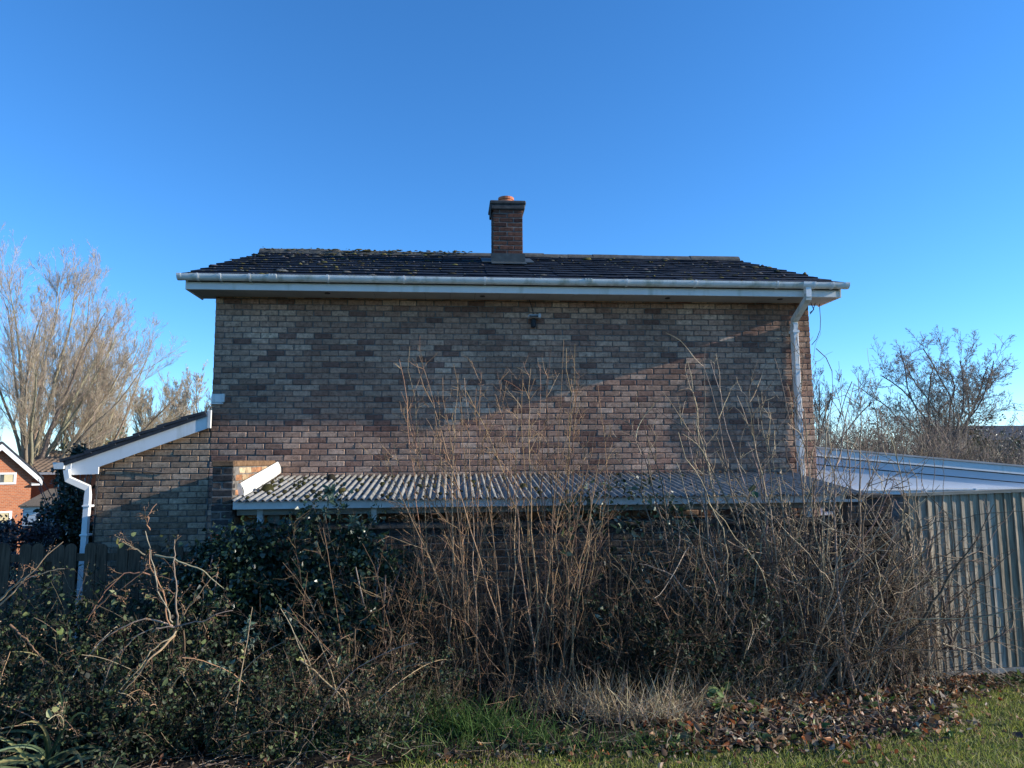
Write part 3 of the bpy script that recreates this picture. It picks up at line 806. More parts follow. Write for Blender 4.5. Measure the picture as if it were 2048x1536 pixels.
b = MB(); V = [(7.84, FYf-.05, ftop(7.84)-.012), (FEND, FYf-.05, ftop(FEND)-.012), (FEND, FYf+.02, ftop(FEND)-.012), (7.84, FYf+.02, ftop(7.84)-.012)]
V += [(p[0], p[1], p[2]+.032) for p in V]
b.add(V, [(0, 1, 2, 3), (7, 6, 5, 4), (0, 4, 5, 1), (1, 5, 6, 2), (2, 6, 7, 3), (3, 7, 4, 0)]); fixp(b.build('capping_rail', MT['railwood'], fence), fence)
for zz in (.25, .95, 1.6):
    b = MB(); b.box(7.87, FEND, FYf+.004, FYf+.05, fbot(9)+zz, fbot(9)+zz+.07); fixp(b.build('back_rail', MT['railwood'], fence), fence)
b = MB(); V = [(7.84, FYf-.028, fbot(7.84)-.20), (FEND, FYf-.028, fbot(FEND)-.2), (FEND, FYf-.002, fbot(FEND)-.2), (7.84, FYf-.002, fbot(7.84)-.2)]
V += [(p[0], p[1], p[2]+.193) for p in V]
b.add(V, [(0, 1, 2, 3), (7, 6, 5, 4), (0, 4, 5, 1), (1, 5, 6, 2), (2, 6, 7, 3), (3, 7, 4, 0)]); fixp(b.build('gravel_board', MT['concrete'], fence), fence)
for X in (7.91, 10.7, 13.6):
    b = MB(); b.box(X-.05, X+.05, FYf+.055, FYf+.155, -.8, 1.22, c=.008); fixp(b.build('post', MT['railwood'], fence), fence)

# ================================================================== PALING FENCE (left)
pf = thing('paling_fence', 'dark stained round topped paling fence beside the white downpipe', 'fence', (-1.5, -1.0, -.7))
PY = -1.0
def paling(xl, w, top, z0=-.72):
    b = MB(); r = w/2; a = np.linspace(0, math.pi, 9)
    poly = [(xl, z0), (xl+w, z0)]+[(xl+r+r*math.cos(q), top-r+r*math.sin(q)) for q in a]
    b.prism(poly, PY-.018, PY); fixp(b.build('paling', MT['paling'], pf), pf)
for l, r_, t in ((-60, -36, 1090), (-34, -8, 1086), (-5, 23, 1087), (42, 65, 1087), (66, 90, 1087), (108, 131, 1087), (132, 155, 1088), (172, 194, 1085), (196, 216, 1087), (236, 258, 1088), (260, 283, 1087), (300, 323, 1089), (345, 368, 1090)):
    a = atY(l, t, PY); c = atY(r_, t, PY); paling(a[0], c[0]-a[0], a[2]+rng.uniform(-.006, .006))
for yy in (1116, 1300):
    z = atY(100, yy, PY)[2]; b = MB(); b.box(-3.2, .30, PY+.002, PY+.04, z-.04, z+.04); fixp(b.build('rail', MT['paling'], pf), pf)
for X in (-2.6, -1.35, .2):
    b = MB(); b.box(X-.04, X+.04, PY+.042, PY+.12, -.75, .75); fixp(b.build('post', MT['paling'], pf), pf)

# ================================================================== WHITE REAR EXTENSION (right)
we = thing('white_extension', 'white clad single storey extension with shallow sloping roof beyond the board fence', 'building', (10, .3, -.7))
WY = .30
T0 = atY(1640, 895, WY); T1 = atY(2048, 932, WY); sl2 = (T1[2]-T0[2])/(T1[0]-T0[0])
def wt(x): return float(T0[2]+(x-T0[0])*sl2)
XA, XB = 7.97, 13.5
gb = atY(1750, 977, WY)[2]
b = MB(); b.prism([(XA, gb-.01), (XB, gb-.01), (XB, wt(XB)-.11), (XA, wt(XA)-.11)], WY, WY+3.5); fixp(b.build('cladding', MT['clad'], we), we)
b = MB(); b.prism([(XA, wt(XA)-.125), (XB, wt(XB)-.125), (XB, wt(XB)-.02), (XA, wt(XA)-.02)], WY-.045, WY-.002); fixp(b.build('verge_fascia', MT['upvc'], we), we)
b = MB(); b.prism([(XA, wt(XA)-.018), (XB, wt(XB)-.018), (XB, wt(XB)+.006), (XA, wt(XA)+.006)], WY-.065, WY+3.6); fixp(b.build('roof_edge', MT['soffit'], we), we)
b = MB(); b.prism([(XA, wt(XA)-.235), (XB, wt(XB)-.235), (XB, wt(XB)-.127), (XA, wt(XA)-.127)], WY-.018, WY-.001); fixp(b.build('cladding_board', MT['clad'], we), we)
b = MB(); b.prism([(XA, wt(XA)-.247), (XB, wt(XB)-.247), (XB, wt(XB)-.237), (XA, wt(XA)-.237)], WY-.006, WY-.001); fixp(b.build('cladding_shadow_strip', MT['cable'], we), we)  # dark strip stands in for the shadow gap below the cladding board
b = MB(); b.prism([(XA, wt(XA)-.138), (XB, wt(XB)-.138), (XB, wt(XB)-.128), (XA, wt(XA)-.128)], WY-.024, WY-.0185); fixp(b.build('cladding_shadow_strip', MT['cable'], we), we)  # same dark strip as painted shade under the verge fascia
b = MB(); b.box(XA, XB, WY-.07, WY-.001, gb-.085, gb-.012, c=.006); b.box(XA, XB, WY-.09, WY-.071, gb-.03, gb-.014); fixp(b.build('eaves_gutter', MT['upvc'], we), we)
for xp in (1842, 1944):
    X = atY(xp, 980, WY)[0]; b = MB(); b.box(X-.02, X+.02, WY-.095, WY-.01, gb-.088, gb-.008, c=.003); fixp(b.build('gutter_joint', MT['upvc'], we), we)
b = MB(); b.box(XA, XB, WY+.03, WY+3.4, -.8, gb-.02); ww = fixp(b.build('lower_wall', MT['mortar'], we), we)
p = atY(1640, 1003, WY); q = atY(1690, 1030, WY)
b = MB(); b.box(p[0], q[0], WY-.0, WY+.028, q[2], q[2]+.05, c=.003); b.box(p[0], p[0]+.05, WY, WY+.027, q[2]+.051, p[2]); b.box(q[0]-.05, q[0], WY, WY+.027, q[2]+.051, p[2]); fixp(b.build('window_frame', MT['upvc'], we), we)
b = MB(); b.box(p[0]+.051, q[0]-.051, WY+.012, WY+.022, q[2]+.052, p[2]); fixp(b.build('window_pane', MT['glass'], we), we)
#BACK
# ================================================================== BACKGROUND BUILDINGS (left)
RB = 27.0
def brick_far_mat():
    m = bpy.data.materials.new('red_brick_courses'); m.use_nodes = True
    N = m.node_tree.nodes; L = m.node_tree.links; bs = N['Principled BSDF']; bs.inputs['Roughness'].default_value = .9
    g = N.new('ShaderNodeNewGeometry'); sx = N.new('ShaderNodeSeparateXYZ'); cx = N.new('ShaderNodeCombineXYZ'); ad = N.new('ShaderNodeMath'); ad.operation = 'ADD'
    L.new(g.outputs['Position'], sx.inputs[0]); L.new(sx.outputs[0], ad.inputs[0]); L.new(sx.outputs[1], ad.inputs[1])
    L.new(ad.outputs[0], cx.inputs[0]); L.new(sx.outputs[2], cx.inputs[1])
    t = N.new('ShaderNodeTexBrick'); t.inputs['Scale'].default_value = 1.0; t.inputs['Brick Width'].default_value = .225; t.inputs['Row Height'].default_value = .075
    t.inputs['Mortar Size'].default_value = .008; t.inputs['Color1'].default_value = (.46, .145, .055, 1); t.inputs['Color2'].default_value = (.34, .10, .04, 1); t.inputs['Mortar'].default_value = (.40, .27, .17, 1)
    L.new(cx.outputs[0], t.inputs['Vector']); L.new(t.outputs['Color'], bs.inputs['Base Color'])
    return m
MT['redwall'] = brick_far_mat()
rh = thing('red_brick_house', 'orange red brick gable house with white barge boards beyond the paling fence', 'house', tuple(atY(8, 1055, RB)*np.array([1, 1, 0])+np.array([0, 0, -3.6])))
ap = atY(8, 890, RB); er = atY(50, 945, RB); xr_ = float(er[0]); xc_ = float(ap[0]); xl_ = 2*xc_-xr_
b = MB(); b.prism([(xl_, -3.8), (xr_, -3.8), (xr_, er[2]), (xc_, ap[2]-.05), (xl_, er[2])], RB, RB+5.0); fixp(b.build('wall', MT['redwall'], rh), rh)
ex_ = float(atY(64, 948, RB)[0])-xr_; sl3 = (ap[2]-er[2])/(xr_-xc_)
for s in (1, -1):
    o0 = (xc_, float(ap[2])+.06); o1 = (xc_+s*(xr_-xc_+ex_), float(er[2])-sl3*ex_+.06)
    b = MB(); b.prism([o0, o1, (o1[0], o1[1]-.26), (o0[0], o0[1]-.30)], RB-.30, RB-.26); fixp(b.build('barge_board', MT['upvc'], rh), rh)
    b = MB(); b.prism([(o0[0], o0[1]+.10), (o1[0]+s*.03, o1[1]+.10), (o1[0]+s*.03, o1[1]+.005), (o0[0], o0[1]+.005)], RB-.33, RB+5.0); fixp(b.build('roof', MT['slate'], rh), rh)
b = MB(); b.box(xr_-.02, xr_+ex_, RB-.25, RB+5, float(er[2])-sl3*ex_-.22, float(er[2])-sl3*ex_-.15); fixp(b.build('soffit', MT['upvc'], rh), rh)
def far_window(x0, x1, y0, y1, bars):
    p = atY(x0, y1, RB); q = atY(x1, y0, RB); t = .09
    b = MB(); b.box(p[0], q[0], RB-.05, RB-.003, p[2], p[2]+t); b.box(p[0], q[0], RB-.05, RB-.003, q[2]-t, q[2]); b.box(p[0], p[0]+t, RB-.05, RB-.003, p[2]+t, q[2]-t); b.box(q[0]-t, q[0], RB-.05, RB-.003, p[2]+t, q[2]-t)
    for f in bars: xm = p[0]+(q[0]-p[0])*f; b.box(xm-t/2, xm+t/2, RB-.05, RB-.003, p[2]+t, q[2]-t)
    w = fixp(b.build('window', MT['upvc'], rh), rh)
    b = MB(); b.box(p[0]+t, q[0]-t, RB-.02, RB-.006, p[2]+t, q[2]-t); fixp(b.build('window_pane', MT['glass'], rh), rh)
    b = MB(); b.box(q[0]-t-.30, q[0]-t-.02, RB-.026, RB-.021, p[2]+t+.01, q[2]-t-.01); fixp(b.build('curtain', MT['pale'], rh), rh)
far_window(-24, 28, 945, 969, (.5,)); far_window(-24, 20, 1022, 1058, (.5,))
p = atY(-3, 921, RB); q = atY(2, 927, RB); b = MB(); b.box(p[0], q[0], RB-.1, RB-.002, q[2], p[2]); fixp(b.build('wall_vent', MT['upvc'], rh), rh)

rh.scale = (1.25, 1, 1); rh.rotation_euler = (0, 0, math.radians(38))

# low house with brown pantile roof behind it
PB = 31.0
ph = thing('pantile_house', 'low dark brick house with brown pantile roof and white vent pipe behind the laurel', 'house', (-12, PB, -3.6))
a0 = atY(20, 945, PB); a1 = atY(215, 940, PB); rzt = atY(60, 905, PB+3.0)[2]
xs = np.arange(a0[0], a1[0], .05); rows = 11; V = []; Q = []
big = Big()
for r_ in range(rows):
    for e in (0, 1):
        t = (r_+e)/rows
        y = PB-.3+3.3*t; z = a0[2]+(rzt-a0[2])*t+(.035 if e == 0 else 0)
        V.append(np.stack([xs, np.full_like(xs, y), z+.03*np.sin(xs*2*math.pi/.30)], -1))
V = np.array(V); n = len(xs)
for k in range(2*rows-1):
    i = k*n+np.arange(n-1); Q.append(np.stack([i, i+1, i+n+1, i+n], -1))
big.add(V, np.concatenate(Q), np.array([.27, .19, .13])); fixp(big.build('roof', MT['pantile'], ph, smooth=False), ph)
b = MB(); b.prismx([(PB+3.0, rzt+.10), (PB+3.2, rzt-.02), (PB+6.4, a0[2]), (PB+6.2, a0[2]-.1), (PB+2.8, rzt-.02)], a0[0], a1[0]); fixp(b.build('ridge', MT['ridge'], ph), ph)
b = MB(); b.box(a0[0], a1[0], PB, PB+6, -3.8, a0[2]-.05); w_ = fixp(b.build('wall', MT['brick_o'], ph), ph); w_.color = (.13, .075, .055, 1)
b = MB(); b.box(a0[0], a1[0], PB-.38, PB-.26, a0[2]-.12, a0[2]-.0); fixp(b.build('gutter', MT['gutter'], ph), ph)
p = atY(96, 905, PB+2.4); b = MB(); b.tube([(p[0], PB+2.4, p[2]-.4), (p[0], PB+2.4, atY(96, 888, PB+2.4)[2])], .055, 8); fixp(b.build('vent_pipe', MT['upvc'], ph), ph)
# small garage with white door
GBY = 24.0
gr = thing('garage', 'small garage with white door and brown sloped roof beside the orange brick house', 'garage', (-9.5, GBY, -3.5))
p = atY(44, 1052, GBY); q = atY(82, 1017, GBY)
b = MB(); b.box(p[0], q[0]+.6, GBY, GBY+3, -3.8, q[2]+.06); fixp(b.build('wall', MT['redwall'], gr), gr)
for k in range(5):
    z0 = p[2]+(q[2]-p[2])*k/5; z1 = p[2]+(q[2]-p[2])*(k+1)/5
    b = MB(); b.box(p[0]+.02, q[0]-.02, GBY-.05, GBY-.005, z0+.006, z1-.006, c=.008); fixp(b.build('door_panel', MT['upvc'], gr), gr)
b = MB(); b.box(p[0]-.06, q[0]+.3, GBY-.12, GBY-.003, q[2]+.0, q[2]+.12); fixp(b.build('lintel', MT['upvc'], gr), gr)
t_ = atY(47, 978, GBY+2)[2]
b = MB(); b.prismx([(GBY-.2, q[2]+.13), (GBY+2.2, t_), (GBY+2.2, t_-.08), (GBY-.2, q[2]+.07)], p[0]-.1, q[0]+.7); o = fixp(b.build('roof', MT['tile'], gr), gr); o.color = (.20, .15, .10, 1)
# dark far roof on the right
FR = 34.0
fr = thing('far_roofed_house', 'distant house with low dark roof half hidden by hedges beyond the bare apple tree', 'house', (38, FR, -2))
p = atY(1955, 880, FR); q = atY(2048, 856, FR)
b = MB(); b.prismx([(FR, p[2]), (FR+3, q[2]+.3), (FR+6, p[2])], p[0]-.6, p[0]+12); fixp(b.build('roof', MT['slate'], fr), fr)
b = MB(); b.box(p[0]-.3, p[0]+11.5, FR+.3, FR+5.6, -3.7, p[2]-.01); o = fixp(b.build('wall', MT['brick_o'], fr), fr); o.color = (.16, .12, .10, 1)

# ================================================================== TREES
BARK = [(.30, .25, .175), (.24, .20, .145), (.34, .29, .20)]
TWG = [(.42, .33, .235), (.35, .275, .195), (.48, .385, .28)]
def bare_tree(name, label, group, base, H, R, nl=9, trunk_h=3.0, tr=.28, seed=1, levels=4, k=(13, 8, 6, 4), wig=.10, up=.05, lean=(0, 0), bark=BARK, twc=TWG, ivy=0, limb_ang=(.12, .85), thin=1.0, lens=(.40, .46, .46, .62), tipw=.02, bang=(.28, .62)):
    global rng
    keep = rng; rng = np.random.default_rng(seed)
    t = thing(name, label, 'tree', tuple(base), group)
    base = np.array(base, float)
    bk = Big(); tw = Big()
    T = grow(base[None]-np.array([0, 0, .5]), np.array([[lean[0], lean[1], 1.]]), trunk_h+.5, 6, .04)
    tubes(bk, T, tr*1.15, tr*.85, palette(bark, 1, .05), 9, jit=.06)
    az = np.linspace(0, 2*math.pi, nl, endpoint=False)+rng.uniform(-.3, .3, nl)
    an = rng.uniform(limb_ang[0], limb_ang[1], nl)
    d = np.stack([np.sin(an)*np.cos(az), np.sin(an)*np.sin(az), np.cos(an)], -1)
    ll = (H-trunk_h)*(1-.22*(an/limb_ang[1])**2)*rng.uniform(.85, 1.05, nl)
    st = np.repeat(T[:, -1], nl, 0)-np.array([0, 0, 1])*rng.uniform(0, trunk_h*.25, nl)[:, None]
    P = grow(st, d, ll, 12, wig, (0, 0, up))
    tubes(bk, P, tr*rng.uniform(.3, .55, nl), .02*thin, palette(bark, nl, .08), 6, .8)
    cur = P; rad = tr*.5; L = ll
    for lv in range(levels):
        kk = k[lv]
        pt, tg, tt, idx = pick(cur, kk, .24 if lv == 0 else .15, .98)
        dd = nrm(deflect(tg, rng.uniform(*bang, len(tg)))+np.array([0, 0, .14]))
        Ln = L[idx]*lens[lv]*(1.1-.5*tt)*rng.uniform(.6, 1.2, len(tt))
        n = (9, 6, 4, 3)[lv]
        P2 = grow(pt, dd, Ln, n, wig*1.15, (0, 0, up*1.3))
        r0 = np.clip(Ln*.0065, .005, .2)*thin
        if lv == 3:
            ribbons(tw, P2, tipw, palette(twc, len(P2), .14)); continue
        tubes(bk if lv == 0 else tw, P2, r0, np.maximum(r0*.25, .0045*thin), palette(bark if lv < 1 else twc, len(P2), .12), (5, 4, 3, 3)[lv])
        cur = P2; L = Ln
    bk.build('trunk', MT['bark'], t, smooth=True).matrix_parent_inverse = Matrix.Translation(-Vector(t.location))
    tw.build('crown', MT['twig'], t).matrix_parent_inverse = Matrix.Translation(-Vector(t.location))
    if ivy:
        S = np.concatenate([T, P[:, :6]], 0) if False else None
        pt, tg, tt, idx = pick(np.concatenate([P[:, :6]], 0), ivy, 0, 1)
        pt2, _, _, _ = pick(T, ivy*4, 0, 1)
        pp = np.concatenate([pt, pt2]); pp = pp+rng.normal(0, .22, pp.shape)
        lf = Big(); leaves(lf, pp, rng.uniform(.10, .2, len(pp)), palette([(.06, .075, .02), (.10, .105, .03), (.04, .055, .018)], len(pp)), IVY, spread=1.2)
        lf.build('ivy', MT['ivy'], t).matrix_parent_inverse = Matrix.Translation(-Vector(t.location))
    rng = keep
    return t
def tbase(x, Y, z=None):
    p = atY(x, 900, Y); return (float(p[0]), Y, float(gz(p[0], Y)) if z is None else z)
bare_tree('bare_tree', 'huge many stemmed bare tree with dense fan of pale twigs above the orange brick house', 'bare trees', tbase(60, 34), 16.8, 8, nl=24, trunk_h=4.2, tr=.40, seed=3, k=(15, 9, 6, 4), wig=.055, up=.03, limb_ang=(.06, .92), tipw=.010, thin=.85, lens=(.36, .5, .5, .7))
bare_tree('bare_tree', 'bare tree with ivy covered trunks rising behind the slate roofed extension', 'bare trees', tbase(190, 38), 14.6, 6, nl=13, trunk_h=4.5, tr=.28, seed=5, k=(12, 8, 6, 4), wig=.06, up=.03, ivy=60, limb_ang=(.05, .9), tipw=.010, thin=.8)
bare_tree('bare_tree', 'bare tree with ivy on its trunk between the two biggest bare trees', 'bare trees', tbase(125, 42), 13.5, 5, nl=9, trunk_h=5, tr=.3, seed=6, k=(14, 8, 7, 4), wig=.06, ivy=60, limb_ang=(.05, .6), thin=.8)
bare_tree('bare_tree', 'small pale bare tree behind the top of the extension roof', 'bare trees', tbase(350, 62), 13.2, 5, nl=12, trunk_h=4, tr=.25, seed=8, k=(13, 8, 7, 3), wig=.07, limb_ang=(.1, .9), tipw=.045, thin=1.5)
bare_tree('bare_tree', 'slim pale bare tree showing just left of the brick house corner', 'bare trees', tbase(415, 58), 13.0, 5, nl=11, trunk_h=4, tr=.22, seed=9, k=(13, 8, 7, 3), wig=.07, limb_ang=(.1, .9), tipw=.045, thin=1.5)
bare_tree('bare_tree', 'low bare tree with ochre twigs above the slate roof slope', 'bare trees', tbase(275, 50), 10.0, 5, nl=12, trunk_h=3, tr=.25, seed=10, k=(13, 8, 7, 3), limb_ang=(.1, .9), twc=[(.40, .31, .18), (.33, .26, .15)], tipw=.035, thin=1.3)
DKB = [(.15, .125, .11), (.18, .15, .135), (.12, .10, .09)]
bare_tree('apple_tree', 'crooked bare apple tree with dark spreading branches behind the white extension', None, tbase(1898, 15, -.8), 7.0, 3, nl=18, trunk_h=2.0, tr=.10, seed=17, k=(13, 8, 6, 3), wig=.16, up=.02, limb_ang=(.15, 1.3), tipw=.012, bang=(.4, .95), bark=DKB, twc=[(.26, .20, .15), (.19, .15, .115), (.32, .25, .18)], lens=(.42, .42, .45, .5), thin=.9)
bare_tree('bare_tree', 'thin bare tree peeping out behind the right corner of the brick house', 'bare trees', tbase(1618, 20), 7.9, 2, nl=9, trunk_h=1.5, tr=.10, seed=15, k=(9, 6, 5, 3), bark=DKB, twc=DKB, limb_ang=(.1, .6))
# ---- shrubs beyond the extension
def twig_shrub(name, label, group, base, H, R, n=60, seed=1, cols=TWG, leaf=None, nleaf=0, lsz=.06, cat='shrub', kids=8):
    global rng
    keep = rng; rng = np.random.default_rng(seed)
    t = thing(name, label, cat, tuple(base), group); base = np.array(base, float)
    tw = Big(); off = rng.normal(0, R*.35, (n, 2))
    st = np.concatenate([base[:2]+off, np.full((n, 1), base[2]-.1)], 1)
    d = np.concatenate([off/R*.8+rng.normal(0, .18, (n, 2)), np.ones((n, 1))], 1)
    P = grow(st, d, H*rng.uniform(.6, 1.08, n), 8, .12, (0, 0, .04)); tubes(tw, P, .012*H**.5, .004, palette(cols, n), 4)
    pt, tg, tt, idx = pick(P, kids, .2, 1); P2 = grow(pt, deflect(tg, rng.uniform(.3, .9, len(pt))), H*.28*rng.uniform(.4, 1.2, len(pt)), 5, .16, (0, 0, .03))
    tubes(tw, P2, .006*H**.3, .003, palette(cols, len(P2)), 3)
    pt, tg, tt, idx = pick(P2, 4, .2, 1); P3 = grow(pt, deflect(tg, rng.uniform(.3, .9, len(pt))), H*.1*rng.uniform(.4, 1.3, len(pt)), 4, .2)
    tubes(tw, P3, .004, .003, palette(cols, len(P3)), 3)
    tw.build('stems', MT['twig'], t).matrix_parent_inverse = Matrix.Translation(-Vector(t.location))
    if nleaf:
        pts = np.concatenate([P2.reshape(-1, 3), P3.reshape(-1, 3)]); pp = pts[rng.integers(0, len(pts), nleaf)]+rng.normal(0, .06, (nleaf, 3))
        lf = Big(); leaves(lf, pp, lsz*rng.uniform(.6, 1.4, nleaf), palette(leaf, nleaf), LEAF, spread=1.0)
        lf.build('foliage', MT['ivy'], t).matrix_parent_inverse = Matrix.Translation(-Vector(t.location))
    rng = keep
    return t
GB = [(.19, .15, .12), (.15, .12, .10), (.24, .19, .14)]
for i, (x, Y, H, R, lab) in enumerate(((1665, 9, 3.3, 1.6, 'tangled bare shrub rising beside the right corner of the brick house'), (1725, 11, 3.7, 1.6, 'upright bare shrub above the high end of the white extension'),
        (1785, 10, 3.6, 1.7, 'bare brown shrub left of the apple tree behind the white extension'), (1850, 12, 3.3, 1.8, 'bare brown shrub under the apple tree crown'),
        (1935, 11, 3.0, 1.8, 'bare brown shrub right of the apple trunk behind the white roof'), (2010, 12, 2.9, 2.0, 'low bare hedge shrub in front of the distant dark roof'))):
    twig_shrub('bare_shrub', lab, 'shrubs beyond the white extension', (float(atY(x, 900, Y)[0]), Y, -.8), H, R, 80, 30+i, GB, kids=10)
EVG = [(.055, .065, .022), (.085, .09, .03), (.04, .05, .02)]
twig_shrub('evergreen_bush', 'olive green evergreen bush showing through the apple tree', None, (float(atY(1855, 900, 18)[0]), 18, -.9), 4.4, 2.2, 60, 41, DKB, EVG, 9000, .085)
twig_shrub('evergreen_bush', 'low dull green bush at the foot of the apple tree', None, (float(atY(1960, 900, 19)[0]), 19, -.9), 3.4, 2.0, 60, 42, DKB, [(.09, .085, .03), (.07, .075, .03)], 7500, .07)
twig_shrub('dark_hedge', 'dark blue green hedge before the distant dark roof', None, (float(atY(2030, 900, 24)[0]), 24, -1.6), 4.3, 3.2, 90, 43, DKB, [(.03, .036, .03), (.045, .05, .04)], 14000, .09, cat='hedge')
# laurel and purple shrub on the left
LAU = [(.022, .032, .016), (.032, .045, .020), (.016, .024, .014), (.05, .06, .025)]
def leafy_mass(name, label, cat, center, rad, n, lsz, pal, seed, shape=LEAF, mt='ivy', tw=30, group=None, tcol=DKB, rag=(.45, 1.0)):
    global rng
    keep = rng; rng = np.random.default_rng(seed)
    cx, cy, cz = center; gz0 = float(gz(cx, cy)); t = thing(name, label, cat, (cx, cy, gz0), group)
    # clumped points in an ellipsoid
    nc = max(12, n//90); u = nrm(rng.normal(0, 1, (nc, 3)))*rng.uniform(*rag, (nc, 1))**.6
    cc = np.array(center)+u*np.array(rad); cs = rng.uniform(.10, .30 if rag[1] <= 1 else .42, nc)*min(rad)
    idx = rng.integers(0, nc, n); pp = cc[idx]+rng.normal(0, 1, (n, 3))*cs[idx][:, None]
    pp = pp[pp[:, 2] > gz0]
    lf = Big(); leaves(lf, pp, lsz*rng.uniform(.55, 1.35, len(pp)), palette(pal, len(pp), .22), shape, spread=.9)
    lf.build('foliage', MT[mt], t).matrix_parent_inverse = Matrix.Translation(-Vector(t.location))
    b_ = Big(); st = np.array([cx, cy, gz0])+rng.normal(0, 1, (tw, 3))*np.array([rad[0]*.3, rad[1]*.3, 0])
    tgt = cc[rng.integers(0, nc, tw)]; d = tgt-st; P = grow(st, d, np.linalg.norm(d, axis=1), 7, .08); tubes(b_, P, .02, .006, palette(tcol, tw), 4)
    b_.build('stems', MT['twig'], t).matrix_parent_inverse = Matrix.Translation(-Vector(t.location))
    rng = keep
    return t
c = atY(137, 1000, 5.0); leafy_mass('laurel_bush', 'dark glossy evergreen laurel behind the paling fence and white downpipe', 'bush', (float(c[0]), 5.0, .30), (.42, .5, 1.0), 7000, .085, LAU, 51)
c = atY(135, 900, 5.2)
leafy_mass('laurel_bush', 'dark upright evergreen sprigs against the slate roofed extension', 'bush', (float(atY(152, 900, 6)[0]), 6.0, 1.45), (.30, .3, .72), 1100, .08, LAU, 52)
leafy_mass('purple_bush', 'dark purple brown bush below the windows of the orange brick house', 'bush', (float(atY(25, 1080, 3)[0]), 3.0, .2), (.75, .5, .65), 3000, .06, [(.035, .026, .034), (.05, .036, .04), (.028, .024, .022)], 53)
#VEG
# ================================================================== VEGETATION IN FRONT
def fixo(o, t):
    o.matrix_parent_inverse = Matrix.Translation(-Vector(t.location)); return o
def bez(B, Cc, T, n=12, wig=.01):
    B, Cc, T = (np.asarray(a, float) for a in (B, Cc, T)); t = np.linspace(0, 1, n)[:, None]
    P = B*(1-t)**2+2*Cc*t*(1-t)+T*t**2
    w = np.cumsum(rng.normal(0, wig, P.shape), 0); w -= w[0]
    return P+w
def one_tube(name, P, r0, r1, col, mt, parent, sides=6, jit=.12):
    g = Big(); tubes(g, P[None], r0, r1, np.array([col]), sides, .9, jit); return fixo(g.build(name, MT[mt], parent, smooth=True), parent)
CANE = [(.38, .23, .12), (.30, .18, .10), (.22, .135, .08), (.46, .30, .17), (.16, .105, .07)]
TAN = [(.42, .27, .14), (.36, .22, .11), (.30, .20, .12), (.46, .32, .18)]
GREYT = [(.31, .235, .155), (.22, .165, .115), (.42, .325, .215), (.13, .10, .073)]
REDT = [(.20, .115, .062), (.13, .078, .048), (.26, .165, .095), (.09, .06, .042)]
def twigs_on(big, P, k, L, pal, r=.003, ang=(.3, .8), up=.06, wig=.1, sub=3, lo=.25):
    pt, tg, tt, idx = pick(P, k, lo, .97)
    P2 = grow(pt, deflect(tg, rng.uniform(*ang, len(pt))), L*rng.uniform(.35, 1.2, len(pt))*(1.2-.6*tt), 6, wig, (0, 0, up))
    tubes(big, P2, r, r*.45, palette(pal, len(P2)), 3)
    if sub:
        pt, tg, tt, idx = pick(P2, sub, .2, .95)
        P3 = grow(pt, deflect(tg, rng.uniform(*ang, len(pt))), L*.35*rng.uniform(.3, 1.2, len(pt)), 4, wig, (0, 0, up))
        tubes(big, P3, r*.65, r*.4, palette(pal, len(P3)), 3)
        return P2, P3
    return P2, P2

# --- A: tall upright canes in the middle
rng = np.random.default_rng(101)
th = thing('cane_thicket', 'tall thicket of upright tan canes in front of the corrugated roof', 'shrub', (3.75, -2.3, -.57))
tops = [(825, 688), (816, 706), (852, 742), (874, 742), (893, 726), (908, 744), (925, 748), (946, 732), (985, 752), (942, 790), (1003, 772), (1055, 726), (1061, 745), (1074, 740), (1094, 742), (1108, 690),
        (1122, 678), (1118, 708), (1145, 690), (1155, 745), (1196, 800), (1168, 752), (792, 826), (772, 866), (800, 790), (880, 776), (962, 770), (1030, 786), (838, 712), (1213, 770), (1175, 860), (1135, 772), (1005, 870), (905, 850), (860, 850), (755, 905), (735, 940)]
tops += [(float(rng.uniform(730, 1230)), float(rng.uniform(820, 1050))) for _ in range(22)]
allP = []
for xt, yt in tops:
    Yt = rng.uniform(-2.55, -2.0); T = atY(xt, yt, Yt)
    xb = 1030+(xt-990)*.52+rng.normal(0, 38); Bp = onground(xb, rng.uniform(1386, 1425)); Bp[1] = min(Bp[1], -1.95); Bp[2] = gz(Bp[0], Bp[1])
    Cc = Bp*.5+T*.5+np.array([(Bp[0]-T[0])*.18+rng.normal(0, .07), rng.normal(-.05, .08), .2])
    P = bez(Bp, Cc, T, 14, .016); allP.append(P)
    one_tube('cane', P, rng.uniform(.0055, .0105), .0025, palette(CANE, 1, .15)[0], 'twig', th)
allP = np.array(allP); tw = Big()
twigs_on(tw, allP, 12, .40, CANE, .0028, (.35, 1.0), .03, .12, 3, .2)
tag(fixo(tw.build('twigs', MT['twig'], th), th), kind='stuff')
